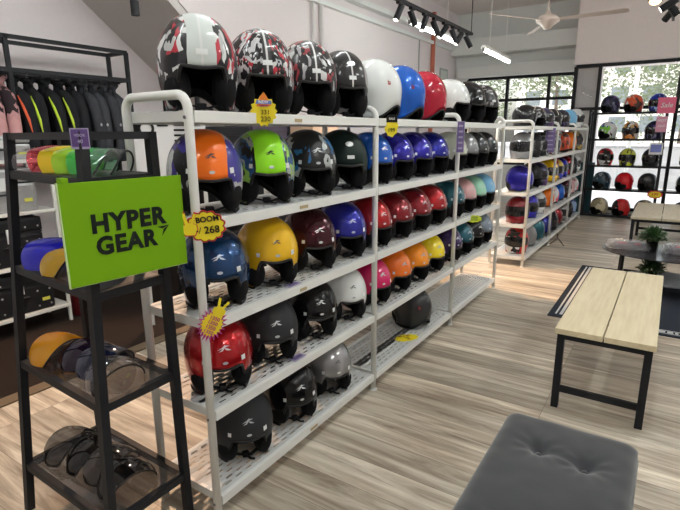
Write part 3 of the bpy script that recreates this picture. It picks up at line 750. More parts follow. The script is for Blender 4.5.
def fit_text(s, w, h, x, z, bold=.0042):
    bm = text_bm(s, .1, bold, .0006, font_space=1.10)
    xs = [v.co.x for v in bm.verts]; zs = [v.co.z for v in bm.verts]
    sx = w/(max(xs)-min(xs)); s2 = h/(max(zs)-min(zs)); cx = (max(xs)+min(xs))/2; cz = (max(zs)+min(zs))/2
    for v in bm.verts: v.co.x = (v.co.x-cx)*sx+x; v.co.z = (v.co.z-cz)*s2+z
    o = obj('lettering', bm, INK, t); o.location = (0, -.0015, 0); return o
fit_text('HYPER', .250, .060, .006, .028); fit_text('GEAR', .205, .060, -.010, -.042)
bm = BM()
for tri in (((.094, -.010), (.138, -.008), (.112, -.018)), ((.138, -.008), (.110, -.042), (.117, -.020))):
    extrude_poly(bm, [(x, z) for x, z in tri], -.0012)
bmesh.ops.recalc_face_normals(bm, faces=bm.faces); obj('arrow_mark', bm, INK, t)

# ------------------------------------------------------------------ left side: cases on white shelves, jackets on a rail
t = thing('shelving_unit', 'low white shelving unit holding black and grey cases at the left edge', 'shelving', (-4.35, 1.3, 0))
for z in (.165, .56, .98, 1.375):
    obj('shelf', mbox(-.2, .2, -.95, .84, z-.025, z, bev=.003), WHITE, t)
for y in (-.95, .82):
    for x in (-.19, .17):
        obj('post', mbox(x, x+.022, y, y+.022, 0, 1.40), WHITE, t)
CG = mat('brushed_case_grey', (.42, .43, .44), .38, .5, bump=.1, bscale=30); CB = mat('black_case', (.016, .016, .018), .45, bump=.15, bscale=120); RIV = mat('rivet', (.55, .55, .55), .3, .8)
def case(y, z, w, dp, h, m, label, x=-4.36, latch=LABELW, tag_=True, handle=True):
    c = thing('luggage_case', label, 'case', (x, y, z), 0, 'motorcycle cases on the white shelving')
    bm = BM(); box(bm, -dp/2, dp/2, -w/2, w/2, 0, h*.66, .02); obj('body', bm, m, c)
    bm = BM(); box(bm, -dp/2-.004, dp/2+.004, -w/2-.004, w/2+.004, h*.68, h, .024); obj('lid', bm, m, c)
    bm = BM(); box(bm, -dp/2+.004, dp/2-.002, -w/2+.004, w/2-.004, h*.655, h*.69); obj('seam', bm, BLACKM, c)
    bm = BM()
    for sy in (-1, 1):
        for zz in (.12, .5, .80):
            ellipsoid(bm, (dp/2+.003, sy*(w/2-.035), h*zz), (.004, .008, .008), 8, 6)
            ellipsoid(bm, (dp/2+.003, sy*(w/2-.13), h*zz), (.004, .008, .008), 8, 6)
    obj('rivet', bm, RIV, c)
    bm = BM(); box(bm, dp/2, dp/2+.012, -.03, .03, h*.5, h*.8, .004); obj('latch', bm, latch, c)
    if handle:
        bm = BM(); tube(bm, [(dp/2, -.06, h*.40), (dp/2+.025, -.05, h*.42), (dp/2+.025, .05, h*.42), (dp/2, .06, h*.40)], .008, 6); obj('handle', bm, BLACKM, c)
    if tag_:
        bm = BM(); box(bm, dp/2+.001, dp/2+.003, w/2-.10, w/2-.04, h*.22, h*.30); obj('sticker', bm, mat('yellow_sticker', (.7, .7, .1), .5), c)
    return c
case(1.26, 1.376, .40, .34, .17, CG, 'grey metal case on the topmost white shelf, farther left')
case(1.80, 1.376, .44, .34, .18, CG, 'grey metal case on the topmost white shelf, below the jackets')
case(1.20, .981, .50, .36, .32, CG, 'big grey case on the upper shelf at the left frame edge')
case(1.76, .981, .50, .36, .33, CG, 'big brushed grey case on the upper shelf behind the visor stand')
case(1.22, .561, .50, .36, .36, CB, 'black riveted case on the second shelf, farther left')
case(1.77, .561, .48, .36, .37, CB, 'black riveted case on the second shelf with a small white label')
case(1.22, .166, .50, .36, .33, CB, 'black case on the lowest white shelf, farther left', latch=RIV)
case(1.77, .166, .52, .36, .33, CB, 'black case with a pale buckle tag on the lowest white shelf')
# red bag hanging behind the white shelf's end
bm = BM(); tube(bm, [(0, 0, 1.34), (0, .01, 1.2), (0, 0, .6), (0, -.01, 0)], [.02, .05, .06, .05], 10, flat=.6); 
o = obj('cloth_bag', bm, mat('dark_red_cloth', (.25, .01, .02), .7, bump=.3), None, True); o.location = (-4.25, 2.24, .012); tag(o, 'dark red cloth roll hanging at the end of the white shelving', 'bag')
bm = BM(); tube(bm, [(0, 0, .9), (0, .01, .62), (0, 0, .3), (0, .0, 0)], [.015, .05, .05, .03], 10, flat=.6)
o = obj('cloth_bag', bm, mat('dark_blue_cloth', (.02, .02, .16), .7, bump=.3), None, True); o.location = (-4.4, 2.42, .5); tag(o, 'dark blue long bag standing beside the white shelving', 'bag')

# clothes rail
t = thing('clothes_rail', 'black metal clothes rail frame above the cases at the left', 'clothes rail', (-5.15, 2.3, 0))
def lb(a, b, w=.035, name='bar', h=None): bm = BM(); bar(bm, a, b, w, h); return obj(name, bm, BLACKM, t)
for y in (-1.6, .02, 1.20):
    for x in (-.16, .16): lb((x, y, 0), (x, y, 2.40), .035, 'post')
for x in (-.16, .16):
    lb((x, -1.6, 2.40), (x, 1.20, 2.40), .035, 'top_bar'); lb((x, -1.6, 2.12), (x, 1.20, 2.12), .04, 'middle_bar')
for y in (-1.6, .02, 1.20): lb((-.16, y, 2.40), (.16, y, 2.40), .035, 'cross_bar'); lb((-.16, y, 2.12), (.16, y, 2.12), .03, 'cross_bar')
lb((0, -1.6, 2.10), (0, 1.20, 2.10), .022, 'hanging_bar')
JB = mat('black_jacket_cloth', (.014, .015, .018), .75, bump=.5, bscale=40, var=.3); JG = mat('charcoal_jacket_cloth', (.045, .048, .056), .7, bump=.5, bscale=40, var=.3)
JP = graphic('pink_black_cloth', [(.62, .33, .33), (.62, .33, .33), (.03, .02, .025), (.55, .30, .30)], 7, None, .05, 3.)
JP.node_tree.nodes['Principled BSDF'].inputs['Coat Weight'].default_value = 0; JP.node_tree.nodes['Principled BSDF'].inputs['Roughness'].default_value = .8
def loft(bm, secs, n=16):
    rings = []
    for c, rx, ry in secs:
        rings.append([bm.verts.new((c[0]+rx*math.cos(2*PI*k/n), c[1]+ry*math.sin(2*PI*k/n), c[2])) for k in range(n)])
    for A, B in zip(rings, rings[1:]):
        for k in range(n): bm.faces.new((A[k], A[(k+1) % n], B[(k+1) % n], B[k]))
    bm.faces.new(rings[0][::-1]); bm.faces.new(rings[-1])
def jacket(y, m, label, stripe=None, z=2.075, s=1., patchm=None, bulk=1.):
    j = thing('jacket', label, 'jacket', (-5.15, y, z), R(random.uniform(-7, 7)), 'jackets hanging on the black rail')
    bm = BM(); b = bulk
    loft(bm, [((0, 0, -.78), .20, .050*b), ((0, .01, -.6), .20, .058*b), ((0, 0, -.42), .195, .055*b), ((0, 0, -.30), .19, .052*b), ((0, 0, -.22), .165, .048), ((0, 0, -.15), .115, .045), ((0, 0, -.10), .07, .04), ((0, 0, -.05), .05, .04)])
    obj('body', bm, m, j, True)
    for sgn in (1, -1):
        bm = BM(); tube(bm, [(.06*sgn, 0, -.11), (.15*sgn, 0, -.18), (.215*sgn, -.005, -.29), (.27*sgn, -.02, -.46), (.31*sgn, -.04, -.62), (.34*sgn, -.07, -.78)], [.036, .056, .058, .054, .048, .040], 12, flat=1.0)
        s_ = obj('sleeve', bm, m, j, True)
        if stripe and sgn > 0:
            bm = BM(); pp = [(.165, -.048, -.17), (.235, -.052, -.27), (.290, -.050, -.38), (.325, -.05, -.50)]
            tube(bm, pp, [.008, .013, .014, .004], 6, flat=1); obj('sleeve_stripe', bm, stripe, s_, True)
        if patchm and sgn > 0:
            bm = BM(); ellipsoid(bm, (.345, -.045, -.42), (.008, .012, .016), 8, 6); obj('sleeve_badge', bm, patchm, s_, True)
    bm = BM(); tube(bm, [(-.05, 0, -.09), (-.055, 0, -.03), (-.03, -.045, -.012), (.03, -.045, -.012), (.055, 0, -.03), (.05, 0, -.09)], .022, 8); ellipsoid(bm, (0, 0, -.035), (.055, .045, .04), 10, 8); tube(bm, [(-.055, 0, -.04), (-.03, .045, -.005), (.03, .045, -.005), (.055, 0, -.04)], .024, 8)
    obj('collar', bm, m, j, True)
    bm = BM(); tube(bm, [(0, 0, -.04), (0, 0, .005), (.012, 0, .022), (.0, 0, .040), (-.018, 0, .028)], .004, 6); obj('hanger_hook', bm, CHROME, j)
NO = mat('neon_orange', (.85, .13, .05), .6); NY = mat('neon_yellow', (.62, .80, .05), .6); SB = mat('silver_badge', (.5, .5, .52), .4)
jk = [(2.16, JP, 'pink and black patterned jacket hanging at the far left', None, None), (2.29, JP, 'second pink patterned jacket, next to the orange striped black one', None, None), (2.40, JB, 'black jacket with an orange sleeve stripe', NO, None), (2.54, JB, 'black jacket with a thin yellow stripe, beside the orange striped one', NY, None),
      (2.68, JB, 'black jacket with a long yellow sleeve stripe', NY, None), (2.82, JB, 'black jacket with two bright yellow chest bars', NY, None),
      (2.94, JB, 'plain black jacket in the middle of the rail', None, None), (3.06, JG, 'charcoal jacket with a silver sleeve badge', None, SB), (3.17, JG, 'second charcoal jacket with a small badge', None, SB),
      (3.28, JG, 'charcoal jacket near the right end of the rail', None, SB), (3.39, JG, 'last charcoal jacket at the right end of the rail', None, None)]
for y, m, l, st, pm in jk: jacket(y, m, l, st, patchm=pm)
for y, l in ((1.9, 'plain black jacket at the left edge, farther left than the pink ones'), (2.03, 'plain black jacket next to the first pink one')): jacket(y, JB, l)

# things behind the rack gap: white info board, dark boxes, lit beige carton
t = thing('info_board', 'white printed board standing behind the top left of the nearest rack', 'board', (-3.3, 2.62, 1.40), R(52))
card(t, 'panel', [(-.28, -.25), (.28, -.25), (.28, .32), (-.28, .32)], OFFW, 0); 
bm = BM(); tube(bm, [(-.16+.05*math.cos(2*PI*k/20), -.006, .20+.05*math.sin(2*PI*k/20)) for k in range(20)], .010, 6, closed=True); box(bm, -.25, -.20, -.008, -.004, .14, .26); box(bm, -.08, 0, -.008, -.004, .215, .25)
for k in range(4): box(bm, .04, .24, -.008, -.004, .22-.04*k, .235-.04*k)
obj('printed_marks', bm, BLK, t); bm = BM(); box(bm, .02, .2, -.008, -.004, -.06, .04); obj('photo_panel', bm, ORG, t)
bm = BM(); bar(bm, (-.25, .02, .3), (-.25, .02, -1.4), .03); bar(bm, (.25, .02, .3), (.25, .02, -1.4), .03); obj('easel_leg', bm, WHITE, t)
t = thing('storage_shelf', 'dark storage shelf behind the nearest rack, seen through its gaps', 'shelving', (-3.6, 4.2, 0))
for z in (.3, .75, 1.22): obj('shelf', mbox(-.22, .22, -1.2, 1.2, z-.03, z), mat('grey_shelf', (.3, .3, .32), .5), t)
for y in (-1.2, 0, 1.18):
    for x in (-.22, .19): obj('post', mbox(x, x+.03, y, y+.03, 0, 1.9), BLACKM, t)
CBP = mat('dark_violet_case', (.06, .045, .07), .5)
for i, (y, z, w, h, mm, l) in enumerate(((3.35, 1.221, .55, .40, CB, 'black box on the upper storage shelf behind the rack'), (3.95, 1.221, .55, .44, CBP, 'dark violet box behind the lime helmet'), (4.9, 1.221, .50, .42, mat('beige_carton', (.75, .52, .36), .6, var=.1, bscale=6), 'beige carton behind the silver printed helmet'),
        (3.5, .751, .7, .38, CB, 'black box on the middle storage shelf'), (4.8, .751, .8, .36, CBP, 'dark violet box on the middle storage shelf'), (3.6, .301, .8, .36, CB, 'black box on the lowest storage shelf'), (4.8, .301, .7, .33, mat('grey_box', (.2, .2, .22), .6), 'grey box on the lowest storage shelf'))):
    c = thing('storage_box', l, 'box', (-3.58, y, z), 0, 'boxes on the storage shelf')
    bm = BM(); box(bm, -.18, .18, -w/2, w/2, 0, h*.82, .008); obj('body', bm, mm, c); bm = BM(); box(bm, -.186, .186, -w/2-.006, w/2+.006, h*.8, h, .008); obj('lid', bm, mm, c)

# ------------------------------------------------------------------ benches
OAK = None
def wood(name, c1, c2, axis_scale=(2, 22, 22), rough=.45):
    if name in MATS: return MATS[name]
    m, nt, b = nodes(name); N = nt.nodes.new; L = nt.links.new
    tc = N('ShaderNodeTexCoord'); mp = N('ShaderNodeMapping'); mp.inputs['Scale'].default_value = axis_scale; L(tc.outputs['Object'], mp.inputs[0])
    n = N('ShaderNodeTexNoise'); n.inputs['Scale'].default_value = 3; n.inputs['Detail'].default_value = 6; L(mp.outputs[0], n.inputs['Vector'])
    r = N('ShaderNodeValToRGB'); r.color_ramp.elements[0].position = .3; r.color_ramp.elements[0].color = (*c1, 1); r.color_ramp.elements[1].position = .7; r.color_ramp.elements[1].color = (*c2, 1)
    L(n.outputs['Fac'], r.inputs[0]); L(r.outputs[0], b.inputs['Base Color']); b.inputs['Roughness'].default_value = rough
    MATS[name] = m; return m
def bench(label, x0, x1, y0, y1, h, seam=.5, m=None):
    t = thing('bench', label, 'bench', ((x0+x1)/2, (y0+y1)/2, 0), 0, 'benches with black legs'); w = (x1-x0)/2; l = (y1-y0)/2; th = .032; xs = -w+2*w*seam
    obj('seat_board', mbox(-w, xs-.003, -l, l, h-th, h, bev=.003), m, t); obj('seat_board', mbox(xs+.003, w, -l, l, h-th, h, bev=.003), m, t)
    s = .038; xi = w-.012; yi = l-.02
    for sx in (-1, 1):
        for sy in (-1, 1):
            cx, cy = sx*(xi-s/2), sy*(yi-s/2); obj('leg', mbox(cx-s/2, cx+s/2, cy-s/2, cy+s/2, 0, h-th, bev=.002), BLACKM, t)
    bm = BM()
    for sx in (-1, 1): cx = sx*(xi-s/2); box(bm, cx-s/2+.003, cx+s/2-.003, -yi+s, yi-s, h-th-.035, h-th-.001)
    for sy in (-1, 1): cy = sy*(yi-s/2); box(bm, -xi+s, xi-s, cy-s/2+.003, cy+s/2-.003, h-th-.035, h-th-.001)
    obj('seat_frame', bm, BLACKM, t)
    for sy in (-1, 1): cy = sy*(yi-s/2); obj('stretcher', mbox(-xi+s, xi-s, cy-.012, cy+.012, .10, .135), BLACKM, t)
    return t
BIRCH = wood('pale_birch_laminate', (.66, .56, .36), (.76, .67, .46), (14, 1.2, 14))
BIRCH2 = wood('grey_beige_laminate', (.47, .42, .30), (.56, .50, .38), (14, 1.2, 14))
bench('pale wooden bench with black steel legs in the middle of the floor', -.435, .050, 2.845, 4.38, .49, .5, BIRCH)
bench('far pale grey beige bench near the helmet display wall', -.36, .28, 7.28, 8.85, .505, .52, BIRCH2)

# ottoman
t = thing('ottoman', 'dark grey velvet tufted ottoman at the bottom of the frame', 'ottoman', (-.21, 1.29, 0))
VEL = mat('grey_velvet', (.032, .034, .039), .85, var=.18, bscale=7); VEL.node_tree.nodes['Principled BSDF'].inputs['Sheen Weight'].default_value = .5
bm = BM(); nx, ny = 44, 110; w, l = .235, .70; H = .42
tufts = [(-.062+.0, .46), (.062, .43), (-.062, .0), (.062, 0), (-.062, -.45), (.062, -.45)]
tufts = [(-.075, .48), (.085, .46), (-.075, .0), (.085, 0), (-.075, -.47), (.085, -.47)]
grid = []
for i in range(nx+1):
    rw = []
    for j in range(ny+1):
        x = -w+2*w*i/nx; y = -l+2*l*j/ny
        ex = 1-abs(x)/w; ey = (l-abs(y))/w
        z = H-.020*(1-min(1, ex/.20))**2.4-.020*(1-min(1, ey/.20))**2.4
        for (a_, b_) in tufts:
            dd = math.hypot(x-a_, y-b_); z -= .030*math.exp(-(dd/.030)**2)+.010*math.exp(-(dd/.085)**2)
            th = math.atan2(y-b_, x-a_); z += .0022*math.sin(th*9+a_*40)*math.exp(-((dd-.06)/.035)**2)
        for (a_, b_), (c_, d_) in ((tufts[0], tufts[1]), (tufts[2], tufts[3]), (tufts[4], tufts[5])):
            if a_ < x < c_: z -= .006*math.exp(-((y-(b_+(d_-b_)*(x-a_)/(c_-a_)))/.012)**2)
        z += .002*noise.noise(Vector((x*14, y*14, 1)))
        sh = 1-.03*(1-min(1, max(ex, 0)/.1))*0
        rw.append(bm.verts.new((x*sh, y, z)))
    grid.append(rw)
for i in range(nx):
    for j in range(ny): bm.faces.new((grid[i][j], grid[i+1][j], grid[i+1][j+1], grid[i][j+1]))
# side skirt
loop = [grid[i][0] for i in range(nx+1)]+[grid[nx][j] for j in range(1, ny+1)]+[grid[i][ny] for i in range(nx-1, -1, -1)]+[grid[0][j] for j in range(ny-1, 0, -1)]
prev = loop
for dz, gr in ((.30, 1.012), (.285, .99), (.25, .995), (.06, .995)):
    cur = [bm.verts.new((v.co.x*gr, v.co.y*(1+(gr-1)*.4), dz if dz < .3 else v.co.z*0+.345)) for v in loop]
    for k in range(len(loop)): bm.faces.new((prev[k], cur[k], cur[(k+1) % len(loop)], prev[(k+1) % len(loop)]))
    prev = cur
bm.faces.new(prev); bmesh.ops.recalc_face_normals(bm, faces=bm.faces)
cu = obj('cushion', bm, VEL, t, True)
for a_, b_ in tufts:
    bm = BM(); ellipsoid(bm, (a_, b_, H-.036), (.011, .011, .007), 12, 8); obj('button', bm, VEL, cu, True)
bm = BM(); tube(bm, [(-w*1.012, -l, .345), (w*1.012, -l, .345), (w*1.012, l, .345), (-w*1.012, l, .345)], .004, 6, closed=True); obj('piping', bm, VEL, cu, True)
for sx in (-1, 1):
    for sy in (-1, 1): obj('leg', mbox(sx*.19-.02, sx*.19+.02, sy*.64-.02, sy*.64+.02, 0, .062, bev=.003), BLACKM, t)

# ------------------------------------------------------------------ coffee table group
t = thing('coffee_table', 'low oval smoked glass table behind the pale bench', 'table', (.10, 5.72, 0))
bm = BM(); lathe(bm, [(0, -.012), (.98, -.012), (1, -.006), (1, 0), (0, 0)], 48, (0, 0, .40), .60, .42); obj('table_top', bm, clear('smoky_glass', (.14, .14, .15), .75, .08), t)
bm = BM(); lathe(bm, [(0, -.015), (.98, -.015), (1, -.008), (1, 0), (0, 0)], 40, (0, 0, .14), .36, .30); obj('lower_shelf', bm, mat('grey_lower_shelf', (.22, .23, .24), .5), t)
for x, y in ((-.42, .26), (-.40, -.24), (.40, .26), (.40, -.24)):
    bm = BM(); bar(bm, (x*1.02, y*1.05, 0), (x, y, .387), .03); obj('leg', bm, BLACKM, t)
bm = BM(); bar(bm, (-.40, -.24, .118), (.40, -.24, .118), .02); bar(bm, (-.40, .25, .118), (.40, .25, .118), .02); bar(bm, (-.405, -.25, .118), (-.405, .25, .118), .02); bar(bm, (.405, -.25, .118), (.405, .25, .118), .02); obj('stretcher', bm, BLACKM, t)
def plant(loc, r, h, n, label, seed, pot=True):
    rn = random.Random(seed); t = thing('potted_plant', label, 'plant', loc, 0)
    pr = r*.42
    bm = BM(); lathe(bm, [(0, 0), (pr*.8, 0), (pr, h*.42), (pr*1.05, h*.42), (pr*1.05, h*.45), (pr*.9, h*.45), (pr*.88, h*.38), (0, h*.38)], 20); obj('pot', bm, mat('dark_pot', (.015, .015, .016), .5), t, True)
    bm = BM()
    for k in range(n):
        az = rn.uniform(0, 2*PI); el = rn.uniform(.1, 1.45); ln = r*rn.uniform(.55, 1.1)
        d = Vector((math.cos(az)*math.cos(el), math.sin(az)*math.cos(el), math.sin(el)*1.0)); c = Vector((0, 0, h*.42))+d*ln
        s = Vector((-math.sin(az), math.cos(az), 0)); lw = rn.uniform(.008, .014)*r/.12; ll = lw*2.6
        u = (d+Vector((0, 0, rn.uniform(-.7, .4)))).normalized(); s = (s+Vector((0, 0, rn.uniform(-.6, .6)))).normalized()
        vs = [bm.verts.new(c-u*ll), bm.verts.new(c+s*lw), bm.verts.new(c+u*ll+Vector((0, 0, -.004))), bm.verts.new(c-s*lw)]; bm.faces.new(vs)
    obj('leaves', bm, mat('plant_leaf', (.045, .11, .035), .5, var=.5, bscale=25), t)
    bm = BM()
    for k in range(14):
        az = rn.uniform(0, 2*PI); el = rn.uniform(.3, 1.4); d = Vector((math.cos(az)*math.cos(el), math.sin(az)*math.cos(el), math.sin(el)))
        tube(bm, [(0, 0, h*.38), Vector((0, 0, h*.42))+d*r*.8], .0018, 5)
    obj('stems', bm, mat('plant_stem', (.08, .09, .03), .6), t)
plant((-.07, 5.72, .401), .125, .24, 420, 'small leafy plant in a black pot on the oval table', 3)
plant((-.04, 5.52, .141), .12, .22, 360, 'low leafy plant on the lower shelf under the oval table', 4)
def package(loc, rx, ry, rz, label, seed, yaw=0):
    rn = random.Random(seed); bm = BM(); bmesh.ops.create_icosphere(bm, subdivisions=5, radius=1)
    for v in bm.verts:
        c = v.co.copy(); p = Vector([math.copysign(abs(q)**.55, q) for q in c])
        nz = noise.noise(c*3.3+Vector((seed, 0, 0)))*.3+abs(noise.noise(c*7+Vector((0, seed, 0))))*.45
        v.co = Vector((p.x*rx*(1+nz*.4), p.y*ry*(1+nz*.4), rz+p.z*rz*(1+nz)))
        v.co.z = max(v.co.z, 0)
    t = thing('wrapped_package', label, 'package', loc, R(yaw), 'plastic wrapped packages on the oval table')
    obj('plastic_film', bm, FILM, t, False)
    bm = BM(); box(bm, -rx*.75, rx*.75, -ry*.7, ry*.7, .006, rz*1.5, .01); obj('contents', bm, mat('dark_garment', (.16, .15, .17), .7, var=.6, bscale=30), t)
    bm = BM(); box(bm, rx*.3, rx*.55, -ry*.5, ry*.1, rz*1.5, rz*1.56); box(bm, -rx*.5, -rx*.1, -ry*.2, ry*.3, rz*1.5, rz*1.56); obj('red_mark', bm, mat('red_print', (.5, .05, .08), .5), t)
FILM = clear('crinkled_film', (.85, .86, .88), .22, .08, 1.2)
package((-.27, 5.73, .401), .185, .13, .036, 'crinkled clear plastic package at the left of the oval table', 3.3, 8)
package((.22, 5.74, .401), .185, .14, .040, 'crinkled clear plastic package right of the small plant', 8.1, -6)
# mat on the floor with a striped border
bm = BM(); box(bm, -.75, 1.25, 4.42, 6.42, .001, .009, .003)
t = thing('floor_mat', 'dark floor mat with a white striped border under the oval table', 'mat', (.25, 5.42, 0))
bmesh.ops.translate(bm, verts=bm.verts, vec=(-.25, -5.42, 0)); obj('mat_body', bm, mat('dark_blue_grey_mat', (.022, .028, .04), .8, bump=.5, bscale=150), t)
bm = BM()
for x0, x1 in ((-.950, -.935), (-.915, -.890)): box(bm, x0, x1, -.93, .93, .0085, .0098)
box(bm, -.83, .93, -.955, -.945, .0085, .0098); box(bm, -.83, .93, -.885, -.875, .0085, .0098)
rn = random.Random(5); x = -.82
while x < .9:
    wv = rn.uniform(.02, .05); box(bm, x, x+wv, -.935, -.895, .0085, .0098); x += wv+rn.uniform(.012, .03)
obj('white_border', bm, mat('mat_white_print', (.55, .56, .55), .7), t)
# dark carpet under the left shelving
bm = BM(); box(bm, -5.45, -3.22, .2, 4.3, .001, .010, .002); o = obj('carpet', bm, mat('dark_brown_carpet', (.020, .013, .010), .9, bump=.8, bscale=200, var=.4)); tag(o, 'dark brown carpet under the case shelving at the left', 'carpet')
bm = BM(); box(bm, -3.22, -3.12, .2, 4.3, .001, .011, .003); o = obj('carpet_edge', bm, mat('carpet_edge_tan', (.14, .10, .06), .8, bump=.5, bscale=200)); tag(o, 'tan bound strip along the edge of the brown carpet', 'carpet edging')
# little wire stand on floor
t = thing('wire_stand', 'small black wire prop on the floor beside the farther rack', 'stand', (-1.22, 7.5, 0))
bm = BM(); tube(bm, [(-.02, 0, .16), (.0, -.04, .1), (.10, -.10, .006)], .006, 6); tube(bm, [(.0, -.04, .1), (-.10, -.06, .006)], .006, 6); tube(bm, [(.0, -.04, .1), (.04, .10, .006)], .006, 6); obj('wire', bm, BLACKM, t)

# ------------------------------------------------------------------ display grid with full-face helmets
GY = 10.46
t = thing('display_frame', 'black floor standing display frame in front of the window', 'display rack', (-.2, GY+.15, 0))
GZ = [1.885, 1.425, .955, .525, .045]
for x in (-1.16, .02, 1.20):
    for y in (-.15, .15): obj('post', mbox(x-.02, x+.02, y-.02, y+.02, 0, 1.93), BLACKM, t)
for z in GZ:
    s_ = obj('shelf', mbox(-1.16, 1.2, -.15, .15, z-.012, z), mat('dark_glass_shelf', (.05, .05, .055), .15), t)
    bm = BM(); box(bm, -1.16, 1.2, -.165, -.15, z-.035, z+.003); obj('front_bar', bm, BLACKM, s_)
gcols = [
 [(GH, 'navy and white helmet', 25), (GJ, 'orange helmet with a white band', 20), (GI, 'blue and white helmet', 20), (P['black'], 'black helmet', 0)],
 [(GF, 'green and blue helmet', 20), (GG, 'white helmet with orange skull print', 0), (GH, 'dark navy patterned helmet', 30), (GA, 'dark helmet with gold marks', 0)],
 [(GB, 'red, white and black helmet', -25), (GE, 'yellow and black patterned helmet', 0), (P['mblack'], 'plain matte black helmet', 0), (GK, 'dark helmet with yellow flashes', 0)],
 [(GN, 'dark teal helmet', 20), (P['redflat'], 'plain bright red helmet', 20), (P['dkgrey'], 'dark grey open jawed helmet', 15), (GK, 'grey helmet with yellow stripes', 0)],
 [(GD, 'cream and black helmet', 20), (GB, 'red and grey helmet', 15), (GD, 'cream striped helmet', 25), (P['dkgrey'], 'dark grey helmet', 0)]]
rn_ = ['top', 'second', 'middle', 'fourth', 'lowest']
for i, rw in enumerate(gcols):
    for j, (mm, l, yw) in enumerate(rw):
        x = -1.06+.365*j if j < 3 else .24
        pos = ('first', 'second', 'third', 'fourth')[j]
        st = 'full' if (i, j) in ((1, 1), (2, 1), (2, 2), (0, 2), (1, 2), (2, 0)) else 'open'
        helmet((x, GY+.14, GZ[i]+.001), -90-yw-(25 if st == 'open' else 5), mm, f'{l}, {pos} on the {rn_[i]} shelf of the black display frame', 'helmets on the black display frame', st, 1, 1.0, 'none')
# signs on it
def gsign(label, x, z, w, h, m, ln, y=GY-.035):
    t = thing('hanging_sign', label, 'sign', (x, y, z), 0)
    card(t, 'panel', [(-w/2, -h/2), (w/2, -h/2), (w/2, h/2), (-w/2, h/2)], m, 0)
    for s, sz_, dz, c in ln: put_text(t, s, sz_, c, 0, dz, -.004, .001, shear=.2)
gsign('pink sign with white script at the upper right of the display frame', -.20, 1.98, .26, .26, PNK, [('Sale', .11, .0, OFFW)])
gsign('smaller pink sign with white lines below the first pink sign', -.24, 1.67, .16, .26, mat('tag_pale_pink', (.70, .32, .45), .5), [('HOT', .06, .06, OFFW), ('SALE', .05, -.03, OFFW)])
gsign('blue and white card on the middle of the display frame', -.27, 1.26, .20, .20, OFFW, [('', .05, 0, OFFW)])
bm = BM(); box(bm, -.35, -.19, GY-.043, GY-.037, 1.20, 1.33); o = obj('blue_card', bm, mat('card_blue', (.20, .25, .6), .4, var=.5, bscale=12)); tag(o, 'blue printed panel of the white card on the display frame', 'card')
t = thing('price_tag', 'small yellow and red oval tag on the lower right of the display frame', 'price tag', (-.19, GY-.04, .47), 0)
card(t, 'red_rim', cloud(10, .11, .065, .1), RED, 0); card(t, 'yellow_face', cloud(10, .09, .05, .1), YEL, -.002); put_text(t, '199', .07, RED, 0, 0, -.005, .001)
# teal cabinet beside the frame, machine and white boards behind
bm = BM(); box(bm, -1.62, -1.24, GY+.36, GY+.40, 0, .98, .004); o = obj('teal_board', bm, mat('dark_teal_board', (.006, .06, .075), .4)); tag(o, 'dark teal board standing behind the left end of the display frame', 'board')

# ------------------------------------------------------------------ ceiling fixtures
t = thing('track_light', 'black ceiling track with spotlights above the nearest rack', 'track light', (-2.3, 5.2, 4.1))
TX, TY0, TY1, TZ = .0, -1.6, 1.35, -1.35
obj('track_rail', mbox(-.018, .018, TY0, TY1, TZ-.015, TZ+.015), BLACKM, t)
for y in (TY0+.3, TY1-.02):
    bm = BM(); tube(bm, [(0, y, TZ), (0, y, 0)], .006, 8); obj('suspension_rod', bm, BLACKM, t)
def spot_head(parent, p, d, L=.15, r=.030):
    p = Vector(p); d = Vector(d).normalized()
    bm = BM(); tube(bm, [p, p-Vector((0, 0, .07))], .008, 8); box(bm, p.x-.018, p.x+.018, p.y-.04, p.y+.04, p.z-.02, p.z); c = p-Vector((0, 0, .075))
    tube(bm, [c-d*L*.35, c+d*L*.65], r, 16); h = obj('spotlight_head', bm, BLACKM, parent, False)
    bm = BM(); tube(bm, [c+d*L*.651, c+d*(L*.655)], r*.8, 14); obj('lamp_face', bm, emis('spot_face', (1, .93, .8), 6), h)
    return c+d*L*.70
SPOTS = []
for k, (y, d) in enumerate(((-.65, (-.2, -.5, -1)), (-.38, (.3, .35, -1)), (-.08, (-.15, -.4, -1)), (.18, (.3, .5, -1)), (.45, (-.55, -.5, -1)), (.72, (.3, .4, -1)), (.94, (-.4, -.45, -1)), (1.20, (.45, .4, -1)))):
    p = spot_head(t, (0, y, TZ-.015), d); SPOTS.append((p+t.location, Vector(d).normalized()))
# right cluster
t = thing('track_light', 'short black spotlight track at the upper right corner', 'track light', (-.26, 8.3, 4.1))
obj('track_rail', mbox(-.018, .018, -.5, 1.5, -.90, -.87), BLACKM, t)
for y in (-.4, 1.4):
    bm = BM(); tube(bm, [(0, y, -.87), (0, y, 0)], .006, 8); obj('suspension_rod', bm, BLACKM, t)
for y, d in ((-.25, (-.9, -.1, -.6)), (.05, (.6, .2, -.8)), (.35, (-.6, .5, -.7))):
    p = spot_head(t, (0, y, -.90), d, .2, .045)
t = thing('spotlight', 'warm glowing ceiling lamp at the top right corner', 'lamp', (-.46, 8.45, 3.25))
bm = BM(); lathe(bm, [(0, .16), (.03, .16), (.09, 0), (.08, 0), (.0, .03)], 20); obj('shade', bm, BLACKM, t, True)
bm = BM(); ellipsoid(bm, (0, 0, .0), (.07, .07, .05)); obj('bulb', bm, emis('warm_bulb', (1, .66, .3), 9), t, True)
bm = BM(); tube(bm, [(0, 0, .16), (0, 0, .85)], .006, 8); obj('cord', bm, BLACKM, t)
